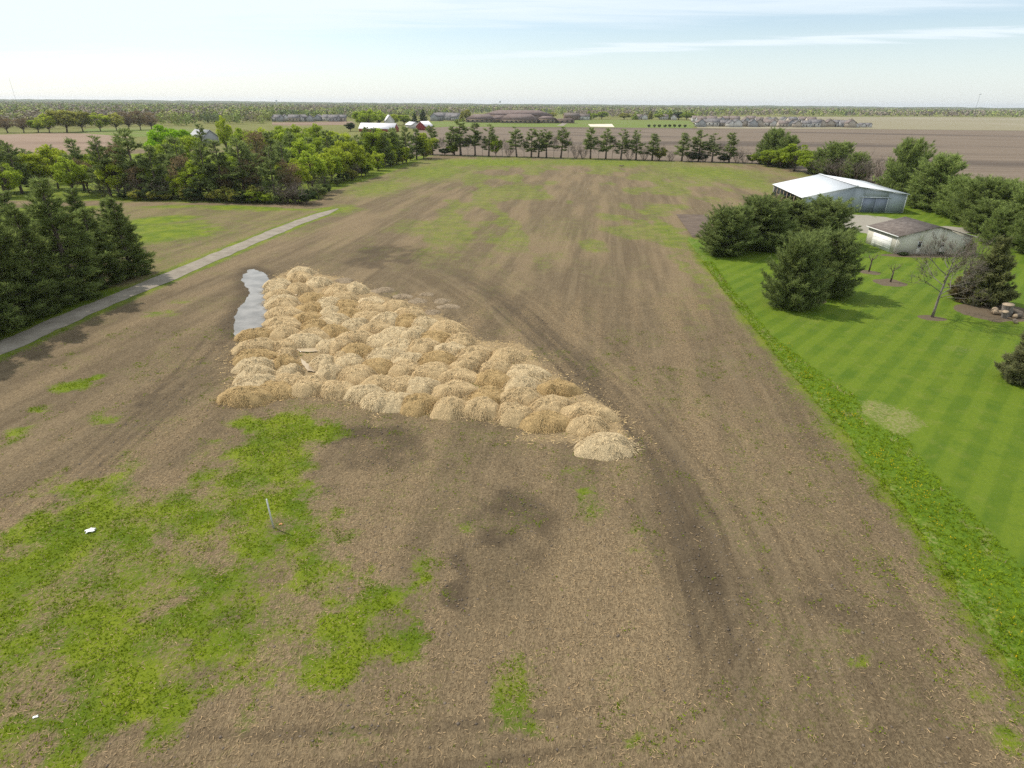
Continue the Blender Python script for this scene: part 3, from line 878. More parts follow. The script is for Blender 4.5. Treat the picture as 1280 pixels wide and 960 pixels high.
def tree_bare(seed, h=9.5, trunk=.28, depth=5, spread=.5, n=(3, 5), up=.16, nl=6, mat=None, rad=.012):
    """leafless tree: trunk and limbs, then a crown of fine twigs"""
    r = np.random.default_rng(seed)
    tr, tw = MB(), MB()
    ends = []
    tr.tube([(0, 0, -.1), (.03, 0, trunk * h * .5), (0, .04, trunk * h), (.02 * h, .01 * h, .6 * h), (.01 * h, .03 * h, .86 * h)], [rad * 1.25 * h, rad * h, rad * .9 * h, rad * .55 * h, rad * .15 * h], 8)
    for i in range(nl * 2):
        a = i * 2.4 + r.normal(0, .2)
        z = h * (trunk * .9 + (.8 - trunk) * (i / (nl * 2)) )
        d = unit(np.array([math.cos(a), math.sin(a), .45 + .9 * i / (nl * 2)]))
        limbs(r, tr, np.array([0, 0, z]), d, h * .25 * (1.15 - .6 * i / (nl * 2)), rad * .45 * h, 2, ends, spread, (2, 4), .72, up, 5)
    e2 = []
    for e, dp, rr in list(ends):
        for _ in range(5 if dp < 2 else 2):
            d = unit(unit(e - np.array([0, 0, e[2] * .6])) + r.normal(0, .55, 3) + np.array([0, 0, .25]))
            limbs(r, tw, e, d, h * .085 * r.uniform(.6, 1.3), .0016 * h, 1, e2, .6, (2, 4), .75, .1, 3)
    return tr.mesh('bare_trunk', mat or M_barkg, True), tw.mesh('bare_twigs', M_twig, False), h, .4 * h
def shrub_bare(seed, h=4.0, stems=16):
    r = np.random.default_rng(seed)
    tr, tw = MB(), MB()
    ends, e2 = [], []
    for i in range(stems):
        a = r.uniform(0, 6.28)
        d = unit(np.array([math.cos(a) * .55, math.sin(a) * .55, 1.0]) + r.normal(0, .15, 3))
        limbs(r, tr, np.array([math.cos(a) * .12 * h * r.random(), math.sin(a) * .12 * h * r.random(), -.05]), d, h * .5 * r.uniform(.7, 1.2), .008 * h, 1, ends, .35, (2, 4), .8, .3, 4)
    for e, dp, rr in ends:
        for _ in range(2):
            limbs(r, tw, e, unit(r.normal(0, .6, 3) + np.array([0, 0, .9])), h * .22 * r.uniform(.6, 1.2), .0035 * h, 1, e2, .6, (2, 4), .75, .2, 3)
    return tr.mesh('shrub_stems', M_bark, False), tw.mesh('shrub_twigs', M_twig, False), h, .4 * h

KINDS = {}
KINDS['pine'] = [tree_pine(11 + i, rad=.26 + .02 * (i % 3), gap=.06, nb=8, base=.015, dens=15, tl=.48, tw=.10) for i in range(4)]
KINDS['belt_pine'] = [tree_pine(31 + i, base=.14, rad=.22 + .03 * (i % 2), step=.7, nb=5, gap=.18, dens=9, tl=.7, tw=.2, nt=5, pw=.62) for i in range(4)]
KINDS['row_pine'] = [tree_pine(51 + i, base=.24 + .05 * (i % 3), rad=.20, step=.85, nb=5, gap=.25, dens=8, tl=.8, tw=.22, nt=5, pw=.5) for i in range(5)]
KINDS['bushy'] = [tree_pine(71 + i, h=9.0, base=.0, rad=.54 + .03 * (i % 2), step=.50, nb=11, dens=9, tl=.55, tw=.11, nt=6, pw=.40, lift=.40, gap=.10) for i in range(4)]
KINDS['leafy'] = [tree_leafy(81 + i, rad=.33 + .05 * (i % 3), base=.18 + .05 * (i % 2)) for i in range(5)]
KINDS['airy'] = [tree_leafy(91 + i, rad=.32, base=.2, sparse=.42, clumps=60, tl=.32, tw=.2) for i in range(2)]
KINDS['bare'] = [tree_bare(101 + i) for i in range(2)]
KINDS['shrub'] = [shrub_bare(111 + i) for i in range(3)]
KINDS['cedar'] = [tree_pine(121 + i, h=7.0, base=.02, rad=.40, step=.36, nb=8, dens=20, tl=.34, tw=.09, nt=6, pw=.85, lift=.35) for i in range(2)]

def tree(kind, name, x, y, h, w=None, var=0, rz=0.0, color=(.06, .1, .03), z=0.0):
    tm, cm, h0, r0 = KINDS[kind][var % len(KINDS[kind])]
    root = obj(name, None, None, (x, y, z), rz)
    root.empty_display_size = .5
    sz = h / h0
    sw = sz if w is None else w / 2 / r0
    root.scale = (sw, sw, sz)
    obj('trunk', tm, root)
    c = obj('crown', cm, root, color=color)
    return root
def ptree(kind, name, px, base, top, wpx=None, color=None, var=None):
    """a tree whose foot and top were surveyed in the photograph"""
    b = G(px, base)
    h = height_of(px, base, top)
    w = None if wpx is None else wpx * mpp(px, base)
    j = 1 + random.uniform(-.14, .14)
    color = tuple(c * j for c in color)
    return tree(kind, name, b[0], b[1], h, w, random.randrange(5) if var is None else var, random.uniform(0, 6.28), color)
C_PINE, C_PINE2, C_LEFT = (.170, .215, .078), (.190, .245, .080), (.155, .200, .066)
C_LIGHT, C_LIGHT2, C_MAPLE, C_OLIVE = (.36, .43, .055), (.29, .375, .05), (.25, .43, .03), (.31, .32, .08)
C_BROWN, C_DARK = (.20, .155, .09), (.08, .115, .05)

def series(items, group, end):
    """number a series of alike trees from one end: items are (root, sort key, description, category)"""
    byd = {}
    for it in items:
        byd.setdefault(it[2], []).append(it)
    for d, its in byd.items():
        its.sort(key=lambda q: q[1])
        for k, it in enumerate(its):
            lab = d if len(its) == 1 else f'{d}, {ordinal(k + 1)} from {end}'
            tag(it[0], lab, it[3], group)

# --- tall conifers along the lane
items = []
for px, base, top, w in ((166, 345, 250, 62), (130, 357, 262, 66), (97, 371, 225, 96), (58, 388, 262, 84), (22, 403, 240, 96), (-22, 421, 250, 100), (-70, 440, 250, 110),
                         (112, 318, 238, 66), (70, 325, 246, 70), (36, 332, 240, 70), (0, 345, 238, 80), (148, 312, 252, 50), (-50, 365, 238, 90)):
    t = ptree('pine', 'conifer_tree', px, base, top, w * 1.12, C_LEFT)
    items.append((t, -px if base > 340 else -px, 'tall dark conifer beside the gravel lane' if base > 344.5 else 'tall dark conifer behind the lane-side conifers', 'tree'))
series(items, 'conifers along the gravel lane', 'the meadow end')

# --- tree belt on the left and along the field edge
items = []
BELT = [('p', 6, 240, 170), ('p', 28, 242, 178), ('p', 44, 236, 186), ('p', 106, 238, 174), ('p', 139, 246, 173), ('p', 176, 246, 161), ('p', 199, 248, 183), ('p', 231, 244, 172), ('p', 281, 250, 176), ('p', 307, 250, 172),
        ('p', 345, 252, 186), ('p', 345, 226, 165), ('p', 255, 190, 155), ('p', 413, 214, 163), ('p', 449, 216, 169), ('p', 366, 210, 164), ('p', 482, 209, 166), ('p', 508, 203, 159), ('p', 458, 205, 165), ('p', 496, 205, 162), ('p', 521, 199, 161),
        ('p', 264, 250, 180), ('p', 322, 247, 182), ('p', 75, 226, 182), ('p', 16, 228, 175), ('p', 390, 222, 172), ('p', 427, 214, 168), ('p', 219, 240, 180), ('p', -25, 245, 172), ('p', 160, 238, 175), ('p', 360, 238, 178), ('p', 470, 203, 160),
        ('g', 40, 238, 189), ('g', 73, 236, 181), ('g', 125, 238, 187), ('g', 60, 230, 186), ('G', 216, 206, 154), ('g', 205, 232, 175), ('g', 192, 246, 204), ('g', 229, 249, 214), ('g', 252, 249, 200), ('t', 286, 196, 145), ('g', 308, 200, 158), ('g', 352, 204, 156),
        ('g', 372, 200, 156), ('g', 399, 196, 155), ('g', 391, 238, 189), ('g', 379, 226, 173), ('g', 406, 230, 187), ('g', 437, 221, 172), ('g', 472, 213, 188), ('g', 460, 216, 191), ('g', 424, 225, 182), ('g', 446, 221, 184), ('g', 330, 206, 160), ('g', 418, 206, 162), ('g', 416, 228, 193),
        ('g', 270, 246, 196), ('g', 150, 246, 200), ('g', 430, 205, 164), ('g', 488, 208, 185), ('g', 14, 246, 200), ('g', 95, 245, 196), ('g', 370, 245, 197), ('g', 400, 212, 168), ('g', 503, 205, 180), ('g', 300, 236, 186), ('g', 240, 225, 165),
        ('b', 158, 244, 178), ('b', 327, 226, 162), ('b', 366, 251, 197), ('b', 112, 242, 196), ('b', 236, 248, 190), ('b', 315, 250, 198), ('b', 180, 247, 200), ('b', 290, 250, 203), ('b', 386, 236, 200),
        ('p', 462, 208, 159), ('g', 480, 206, 161), ('p', 492, 206, 160), ('g', 470, 208, 162), ('g', 530, 198, 163), ('s', 374, 255, 224), ('s', 358, 255, 228), ('s', 212, 249, 222), ('s', 170, 248, 220), ('s', 440, 224, 205), ('s', 330, 252, 226), ('s', 246, 250, 226), ('s', 130, 246, 222), ('s', 60, 244, 222), ('s', 398, 240, 215)]
_ur = random.Random(9)
for _i in range(34):
    _t = (_i + _ur.random()) / 34
    _px = 150 + _t * 385
    _b = np.interp(_px, (150, 385, 440, 500, 540), (250, 256, 226, 206, 196)) - _ur.uniform(0, 3)
    BELT.append(('u', _px, _b, _b - np.interp(_px, (150, 385, 540), (15, 20, 11)) * _ur.uniform(.6, 1.2)))
for k, px, base, top in BELT:
    if k == 'p':
        t = ptree('belt_pine', 'pine_tree', px, base, top, (base - top) * .62, C_PINE)
        d, c = 'dark pine in the tree belt', 'tree'
    elif k in 'gG':
        t = ptree('leafy', 'leafy_tree', px, base, top, (base - top) * (.78 if k == 'g' else 1.0), C_LIGHT if random.random() < .5 and k == 'g' else (C_MAPLE if k == 'G' else C_LIGHT2))
        d, c = ('light green tree in the tree belt' if k == 'g' else 'big bright green maple rising out of the tree belt'), 'tree'
    elif k == 'u':
        t = ptree('leafy', 'leafy_bush', px, base, top, (base - top) * 1.25, random.choice((C_LIGHT2, C_OLIVE, C_DARK, C_PINE)))
        d, c = 'low leafy bush under the tree belt', 'bush'
    elif k == 't':
        t = ptree('leafy', 'leafy_tree', px, base, top, (base - top) * .36, C_LIGHT)
        d, c = 'slender light green tree rising above the tree belt', 'tree'
    elif k == 'b':
        t = ptree('airy', 'budding_tree', px, base, top, (base - top) * .6, C_BROWN)
        d, c = 'brownish budding tree in the tree belt', 'tree'
    else:
        t = ptree('shrub', 'bare_shrub', px, base, top, (base - top) * 1.1, C_BROWN)
        d, c = 'leafless brown shrub below the tree belt', 'shrub'
    items.append((t, px, d, c))
series(items, 'trees of the belt along the field', 'the left end')

# --- pine row at the far end of the field
def row_y(px):
    return 193.4 + (px - 540) * .0262
items = []
for px, top in ((541, 158), (576, 152), (594, 156), (611, 158), (646, 160), (664, 162), (683, 163), (701, 160), (738, 162), (757, 163), (776, 164), (795, 165), (815, 168), (852, 167), (873, 165), (890, 169), (911, 167), (568, 160), (673, 165)):
    t = ptree('row_pine', 'pine_tree', px, row_y(px), top, 23 if px not in (576,) else 30, C_PINE)
    items.append((t, px, 'pine in the row closing the far end of the field', 'tree'))
for px, h in ((553, 22), (585, 24), (603, 26), (628, 22), (636, 18), (655, 24), (692, 28), (710, 26), (720, 18), (728, 18), (748, 22), (765, 28), (786, 20), (805, 20), (822, 20), (838, 12), (862, 14), (880, 16), (900, 24), (921, 20), (930, 14)):
    t = ptree('bare' if h > 21 else 'shrub', 'bare_tree', px, row_y(px), row_y(px) - h, 14, C_BROWN)
    items.append((t, px, 'thin leafless tree between the pines of the far row', 'tree'))
for px, h, c in ((566, 16, C_LIGHT2), (620, 24, C_LIGHT2), (824, 18, C_OLIVE), (866, 13, C_DARK), (876, 12, C_DARK), (556, 9, C_DARK), (536, 10, C_DARK), (940, 12, C_LIGHT2), (905, 9, C_DARK)):
    t = ptree('leafy', 'leafy_bush', px, row_y(px), row_y(px) - h, 15, c)
    items.append((t, px, 'leafy bush under the far pine row', 'bush'))
series(items, 'trees of the far row', 'the tree belt')

# --- hedge behind the barn and the pines behind the shed
items = []
for px, base, top, w in ((963, 206, 168, 40), (982, 209, 175, 34), (1040, 220, 184, 50), (1024, 218, 190, 34), (1068, 226, 196, 36)):
    items.append((ptree('bushy', 'pine_tree', px, base, top, w, C_PINE2), px, 'round green pine in the hedge behind the white barn', 'tree'))
for px, base, top, w in ((993, 214, 177, 34), (975, 210, 184, 26), (960, 208, 186, 24), (1010, 217, 192, 26), (950, 205, 190, 20)):
    items.append((ptree('leafy', 'leafy_tree', px, base, top, w, C_LIGHT2), px, 'yellow green tree in the hedge behind the white barn', 'tree'))
for px, base, top, w in ((1050, 224, 196, 36), (1072, 228, 194, 34), (1090, 231, 196, 30), (1034, 221, 200, 30), (1104, 234, 200, 26), (1058, 225, 203, 30)):
    items.append((ptree('shrub', 'bare_shrub', px, base, top, w, C_BROWN), px, 'leafless brown shrub in the hedge behind the white barn', 'shrub'))
series(items, 'hedge behind the barn', 'the far pine row')
items = []
for px, base, top, w in ((1123, 252, 185, 58), (1164, 262, 203, 68), (1196, 272, 230, 56), (1216, 282, 231, 62), (1246, 286, 234, 62), (1278, 300, 238, 70), (1262, 306, 262, 60), (1296, 318, 256, 66), (1320, 300, 240, 70), (1345, 330, 262, 80), (1184, 268, 240, 40), (1228, 292, 256, 50), (1246, 306, 268, 46)):
    items.append((ptree('bushy', 'pine_tree', px, base, top, w * 1.06, C_PINE2), px, 'bushy green pine in the thicket behind the cream shed', 'tree'))
series(items, 'pines behind the shed', 'the barn end')

# --- bushy pines beside the lawn
for (px, base, top, w), lab in zip(((906, 318, 262, 78), (948, 312, 250, 84), (1026, 306, 251, 82), (988, 384, 301, 82), (1030, 368, 295, 82), (984, 300, 252, 60)),
        ('bushy dark pine nearest the tilled soil square, at the field edge', 'bushy dark pine in the middle of the clump before the white barn', 'bushy dark pine before the barn, closest to its gable wall',
         'bushy dark pine standing alone in front, on the lawn edge', 'bushy dark pine on the lawn just behind the frontmost one', 'bushy dark pine half hidden at the back of the clump before the barn')):
    tag(ptree('bushy', 'pine_tree', px, base, top + 5, w * .97, C_PINE), lab, 'tree', 'bushy pines beside the lawn')
tag(ptree('cedar', 'cedar_tree', 1228, 380, 304, 62, (.15, .165, .07)), 'brownish green cedar beside the wood pile', 'tree')
tag(ptree('cedar', 'cedar_tree', 1206, 376, 338, 46, (.17, .145, .075)), 'small brown cedar bush between the bare tree and tall cedar', 'tree')
tag(ptree('cedar', 'juniper_bush', 1276, 478, 408, 66, (.19, .20, .10)), 'wide grey green juniper bush at the lawn, cut by the frame', 'bush')
tag(ptree('bare', 'bare_tree', 1165, 397, 298, 92, C_BROWN, 0), 'leafless tree in a round mulch bed on the lawn', 'tree')
tag(ptree('shrub', 'bare_shrub', 1222, 322, 296, 30, C_BROWN), 'leafless brown shrub at the corner of the cream shed', 'shrub')
tag(ptree('leafy', 'leafy_bush', 1208, 318, 300, 14, C_LIGHT2), 'small light green bush at the shed corner', 'bush')
for px, base, top, lab in ((1131, 319.5, 315, 'low bush against the shed gable wall, nearer the pale side'), (1126, 319.5, 316, 'tiny bush at the pale corner of the shed'), (1178, 319.5, 315, 'low bush against the middle of the shed gable wall')):
    tag(ptree('leafy', 'leafy_bush', px, base, top, 9, C_DARK), lab, 'bush')
def sapling(px, base, top, seed, lab):
    r = np.random.default_rng(seed)
    b, h = G(px, base), height_of(px, base, top)
    tr, e = MB(), []
    tr.tube([(0, 0, -.05), (.03, 0, h * .45), (0, .03, h * .6)], [.13, .10, .09], 7)
    for i in range(6):
        a = i * 1.05
        limbs(r, tr, np.array([0, 0, h * r.uniform(.4, .6)]), unit(np.array([math.cos(a) * .8, math.sin(a) * .8, .9])), h * .3, .05, 1, e, .4, (1, 3), .7, .3, 5)
    root = obj('pruned_tree', None, None, (b[0], b[1], .05))
    obj('trunk', tr.mesh('pruned_trunk', M_bark, True), root)
    tw, e2 = MB(), []
    for q, dp, rr in e:
        limbs(r, tw, q, unit(r.normal(0, .5, 3) + [0, 0, .8]), h * .16, .016, 1, e2, .5, (2, 3), .7, .2, 3)
    obj('crown', tw.mesh('pruned_twigs', M_twig), root)
    tag(root, lab, 'tree', 'pruned fruit trees on the lawn')
sapling(1113, 353, 329, 5, 'small hard-pruned fruit tree in the oval mulch bed')
sapling(1086, 340, 312, 6, 'small pruned fruit tree near the pale shed wall')

# --- countable trees in the middle distance
items = []
for px, base, top, w, c, k in ((62, 166, 142, 26, C_LIGHT, 'leafy'), (84, 165.5, 136, 36, C_OLIVE, 'leafy'), (104, 164.5, 138, 26, C_OLIVE, 'leafy'), (126, 164, 140, 28, C_LIGHT, 'leafy'), (146, 163.5, 141, 26, C_OLIVE, 'leafy'), (162, 163, 138, 20, C_BROWN, 'airy'), (176, 162.5, 137, 22, C_BROWN, 'airy'),
                             (48, 165.5, 149, 24, C_LIGHT2, 'leafy'), (30, 166, 146, 22, C_BROWN, 'airy'), (10, 166, 145, 26, C_BROWN, 'airy'), (190, 162, 140, 22, C_BROWN, 'airy')):
    items.append((ptree(k, 'oak_tree', px, base, top, w, c), px, 'spreading tree on the edge of the reddish brown field', 'tree'))
series(items, 'trees beyond the reddish field', 'the left end')
items = []
for px, base, top, w, c in ((452, 160, 138, 22, C_LIGHT2), (462, 161, 136, 24, C_LIGHT2), (474, 158, 138, 20, C_LIGHT2), (491, 157, 142, 18, C_LIGHT), (505, 156, 143, 18, C_LIGHT2), (438, 164, 152, 14, C_DARK)):
    items.append((ptree('leafy', 'leafy_tree', px, base, top, w, c), px, 'green tree behind the red farm buildings', 'tree'))
items.append((ptree('pine', 'spruce_tree', 529, 157, 137, 16, C_DARK), 529, 'dark blue green spruce behind the red gabled barn', 'tree'))
items.append((ptree('pine', 'spruce_tree', 518, 157, 141, 12, C_DARK), 518, 'dark narrow spruce left of the blue green one', 'tree'))
series(items, 'trees of the red farm', 'the tree belt')
items = []
for i, px in enumerate((811, 818, 824, 831, 837, 843, 849, 856)):
    items.append((ptree('leafy', 'leafy_bush', px, 159.8, 155.2, 3.6, C_DARK), px, 'small dark tree in the line beside the ploughed field', 'tree'))
series(items, 'line of small trees', 'the school end')
items = []
for px, base, top, w in ((577, 152, 141, 10), (583, 151, 136, 12), (690, 148.5, 140, 10), (736, 149.5, 139, 12), (742, 149, 141, 10), (752, 149, 139, 14), (780, 149.5, 141, 14), (793, 149.5, 142, 10), (812, 149, 139, 10), (824, 149.5, 141, 12), (837, 149.5, 138, 10), (848, 149.5, 139, 16), (858, 150, 140, 14), (866, 150, 142, 12), (556, 150, 142, 10)):
    items.append((ptree(random.choice(('leafy', 'leafy', 'pine')), 'shade_tree', px, base, top, w, random.choice((C_LIGHT2, C_OLIVE, C_DARK))), px, 'small distant tree around the school and brown house', 'tree'))
series(items, 'trees around the school', 'the red farm')

# ------------------------------------------------------------------ straw mounds
def straw_material():
    m, t, b = material('straw', .85, .25)
    p = wpos(t)
    oi = N(t, 'ShaderNodeObjectInfo')
    at = N(t, 'ShaderNodeAttribute', attribute_name='tint')
    n1, n2 = noise(t, p, 1.1, 5, .65), ramp(t, noise(t, mapping(t, p, (8, 4, 6)), 1.0, 5, .75, 1.5), .25, .75)
    k = math_n(t, 'ADD', math_n(t, 'ADD', math_n(t, 'MULTIPLY', at.outputs['Fac'], .55), .22), math_n(t, 'ADD', math_n(t, 'MULTIPLY', n2, .7), math_n(t, 'MULTIPLY', n1, .35)))
    vm = N(t, 'ShaderNodeVectorMath', operation='SCALE')
    L(t, oi.outputs['Color'], vm.inputs[0])
    L(t, k, vm.inputs['Scale'])
    L(t, vm.outputs[0], b.inputs['Base Color'])
    bump(t, b, n2, 1.0, .10)
    return m
M_straw = straw_material()
def mound(seed):
    r = np.random.default_rng(seed)
    nr, na = 20, 44
    rr = np.linspace(0, 1, nr + 1)[1:]
    aa = np.linspace(0, 2 * math.pi, na, endpoint=False)
    RR, AA = np.meshgrid(rr, aa, indexing='ij')
    edge = 1 + .10 * np.sin(2 * AA + r.uniform(0, 6)) + .07 * np.sin(3 * AA + r.uniform(0, 6)) + .05 * np.sin(7 * AA + r.uniform(0, 6))
    X, Y = RR * edge * np.cos(AA), RR * edge * np.sin(AA)
    def hz(x, y, q):
        pk = np.exp(-((x - .1) ** 2 + (y - .1) ** 2) * 1.1)
        z = np.clip(1 - q ** 3.2, 0, 1) * (.76 + .24 * pk)
        z = z * (1 + (fbm(x * 2.2 + seed, y * 2.2, 3, seed) - .5) * .55) + (fbm(x * 6 + seed, y * 6, 3, seed + 3) - .5) * .30 * np.clip(1.2 - q, 0, 1)
        return z - .06 * (q > .97)
    Z = hz(X, Y, RR)
    V = np.concatenate([[[0, 0, hz(np.zeros(1), np.zeros(1), np.zeros(1))[0]]], np.stack([X, Y, Z], -1).reshape(-1, 3)])
    ring = lambda i, k: 1 + i * na + k % na
    tris = [(0, ring(0, k), ring(0, k + 1)) for k in range(na)]
    qd = [(ring(i, k), ring(i + 1, k), ring(i + 1, k + 1), ring(i, k + 1)) for i in range(nr - 1) for k in range(na)]
    # loose stalks draped downhill over the heap and round its foot
    m = 820
    q = np.sqrt(r.uniform(0, 1.18, m))
    a = r.uniform(0, 2 * math.pi, m)
    x, y = q * np.cos(a), q * np.sin(a)
    z = np.where(q < 1, hz(x, y, q), 0) + .015
    dn = np.stack([np.cos(a), np.sin(a)], 1) + r.normal(0, .55, (m, 2))
    dn /= np.linalg.norm(dn, axis=1)[:, None]
    ln = r.uniform(.08, .26, m)
    x2, y2 = x + dn[:, 0] * ln, y + dn[:, 1] * ln
    q2 = np.hypot(x2, y2)
    z2 = np.where(q2 < 1, hz(x2, y2, np.minimum(q2, 1)), 0) + r.uniform(0, .09, m)
    sd = np.stack([-dn[:, 1], dn[:, 0]], 1) * (r.uniform(.008, .016, m))[:, None]
    W_ = np.stack([np.stack([x - sd[:, 0], y - sd[:, 1], z], 1), np.stack([x + sd[:, 0], y + sd[:, 1], z + .01], 1), np.stack([x2, y2, z2], 1)], 1).reshape(-1, 3)
    n0 = len(V)
    V = np.concatenate([V, W_])
    t3 = np.concatenate([np.array(tris), np.arange(m * 3).reshape(-1, 3) + n0])
    tint = np.concatenate([np.full(n0, .25), np.repeat(r.random(m), 3)])
    return new_mesh('straw_mound', V, [t3, np.array(qd)], M_straw, True, tint)
MOUNDS = [mound(200 + i) for i in range(10)]
ROWS = [
    [(306, 488), (340, 479), (385, 475), (421, 479), (456, 484), (478, 495), (499, 494), (524, 498), (563, 502), (602, 504), (643, 510), (683, 519), (735, 523), (757, 548)],
    [(321, 473), (361, 471), (412, 458), (446, 462), (475, 473), (500, 473), (526, 475), (569, 479), (611, 488), (650, 491), (688, 499), (735, 507)],
    [(319, 462), (360, 459), (436, 446), (470, 451), (506, 453), (540, 457), (573, 462), (615, 466), (653, 474), (698, 478)],
    [(321, 452), (355, 448), (404, 447), (425, 443), (482, 437), (511, 442), (545, 443), (582, 451), (620, 453), (658, 458)],
    [(321, 441), (355, 437), (411, 425), (445, 432), (500, 426), (530, 428), (564, 431), (594, 437), (634, 437)],
    [(321, 428), (355, 425), (380, 420), (427, 426), (480, 419), (517, 412), (542, 415), (575, 420)],
    [(320, 414), (356, 412), (390, 414), (417, 408), (445, 416), (471, 405), (495, 410)],
    [(355, 403), (392, 401), (417, 395), (445, 401), (484, 394), (507, 395), (532, 399), (559, 402)],
    [(352, 395), (386, 390), (415, 386), (435, 387), (461, 390), (512, 386)],
    [(354, 385), (387, 378), (411, 375), (432, 376), (462, 378), (494, 376)],
    [(354, 376), (390, 366), (427, 366), (465, 371)],
    [(351, 370), (373, 356), (421, 357), (445, 356)],
    [(349, 363), (375, 342), (397, 347)],
    [(345, 357), (376, 335)],
    [(347, 350)],
]
GOLD = {(562, 502), (524, 498), (611, 488), (446, 432), (386, 390), (387, 378), (615, 466), (698, 478), (320, 414), (542, 415), (445, 432), (507, 395)}
for ri, row in enumerate(ROWS):
    for k, (px, py) in enumerate(row):
        c = G(px, py + 1.5, .75)
        gold = (px, py) in GOLD or random.random() < .12
        colr = (.58, .395, .175) if gold else ((.70, .505, .265) if random.random() < .6 else (.75, .57, .325))
        last = (px, py) == (757, 548)
        near_pool = abs(px - 388) < 42 and 420 < py < 470
        sx_ = random.uniform(1.9, 2.5) * (1.35 if last else 1)
        if ri >= 9 and px < 360 or px < 330:
            sx_ *= 1.12
        if near_pool:
            sx_ *= .62
        o = obj('straw_mound', MOUNDS[random.randrange(10)], None, (c[0], c[1] , -.05), random.choice((0, math.pi)) + random.uniform(-.35, .35),
                (sx_, random.uniform(1.5, 1.8) * (1.2 if last else 1), random.uniform(.9, 1.25)), colr)
        tone = 'golden' if gold else 'pale'
        tag(o, f'{tone} straw mound, {ordinal(k + 1)} from the puddle side in the {ordinal(ri + 1)} row from the front' if len(row) > 1 else 'lone straw mound at the very back beside the puddle', 'straw mound', 'dumped straw mounds')
FLAT = sorted(((504, 368, 1.1), (522, 374, 1.2), (534, 366, .9), (552, 374, 1.1), (560, 381, 1.2), (478, 360, 1.3), (430, 348, 1.2), (540, 388, 1.0)))
for i, (px, py, s) in enumerate(FLAT):
    c = G(px, py + 1, .2)
    o = obj('straw_mound', MOUNDS[i], None, (c[0], c[1], -.05), random.uniform(-.4, .4), (s * 1.3, s, .34), (.40, .30, .19))
    tag(o, f'flat trampled brown straw heap behind the mounds, {ordinal(i + 1)} from the puddle side', 'straw mound', 'trampled straw heaps')

# ------------------------------------------------------------------ buildings
def metal_material(name, c, rough, ribs, axis, spec=.5):
    m, t, b = material(name, rough, spec)
    p = opos(t)
    sp = N(t, 'ShaderNodeSeparateXYZ')
    L(t, p, sp.inputs[0])
    w = math_n(t, 'SINE', math_n(t, 'MULTIPLY', sp.outputs[axis], 2 * math.pi / ribs))
    n = noise(t, p, .35, 6, .65)
    cc = mixc(t, ramp(t, n, .3, .75, 0, .35), c, tuple(x * .78 for x in c))
    L(t, cc, b.inputs['Base Color'])
    bump(t, b, ramp(t, w, .6, .98), .7, .03)
    return m
M_roofw = metal_material('white_metal_roof', (.74, .75, .76), .45, .9, 1)
M_wallg = metal_material('grey_metal_wall', (.33, .37, .40), .5, .6, 0)
M_walld = metal_material('blue_grey_metal', (.22, .25, .31), .5, .45, 0)
M_dim = plain('weathered_timber', (.12, .09, .07), (.20, .15, .11), 2.0)
M_post = plain('timber_post', (.30, .23, .16), (.42, .33, .24), 2.0)
M_white = plain('white_paint', (.74, .73, .69), (.80, .79, .75), .7, .6)
M_cream = metal_material('cream_siding', (.60, .565, .475), .6, .22, 2, .3)
M_shingle = plain('brown_shingle', (.105, .085, .075), (.185, .155, .135), 1.5, .95, .1, .03)
M_glass = plain('window_glass', (.02, .025, .03), (.04, .045, .05), 1.0, .1, .6)
M_dirt = plain('barn_floor', (.16, .12, .09), (.24, .19, .14), .6)
M_trim = plain('grey_trim', (.50, .53, .56), (.56, .59, .62), 1.0, .5)

def frame_at(a, b):
    """root matrix with local x along a -> b on the ground"""
    d = np.array(b[:2]) - np.array(a[:2])
    return math.atan2(d[1], d[0]), float(np.linalg.norm(d))
def gable_wall(w, eave, ridge, th, holes=(), eave_l=None):
    eave_l = eave if eave_l is None else eave_l
    """a gable wall in the x-z plane with optional rectangular holes, built of strips"""
    b = MB()
    cuts = sorted({0.0, w / 2, w, *[h[0] for h in holes], *[h[1] for h in holes]})
    top = lambda x: (eave if x > w / 2 else eave_l) + (ridge - (eave if x > w / 2 else eave_l)) * (1 - abs(x - w / 2) / (w / 2))
    for x0, x1 in zip(cuts[:-1], cuts[1:]):
        hs = [h for h in holes if h[0] <= x0 and h[1] >= x1]
        segs = [(0, None)]
        if hs:
            z0, z1 = hs[0][2], hs[0][3]
            segs = ([(0, z0)] if z0 > 0 else []) + [(z1, None)]
        for za, zb in segs:
            pts = [(x0, za), (x1, za), (x1, top(x1) if zb is None else zb), (x0, top(x0) if zb is None else zb)]
            b.prism(pts, (0, 0, 0), (1, 0, 0), (0, 0, 1), (0, th, 0))
    return b
def roof_slab(w, ln, eave, ridge, over, th, side):
    b = MB()
    sl = (ridge - eave) / (w / 2)
    x0 = -over
    x1 = w / 2
    pts = [(x0, eave - over * sl + .03), (x1, ridge + .03), (x1, ridge + .03 + th), (x0, eave - over * sl + .03 + th)]
    if side:
        pts = [(w - p[0], p[1]) for p in pts][::-1]
    b.prism(pts, (0, -over, 0), (1, 0, 0), (0, 0, 1), (0, ln + 2 * over, 0))
    return b

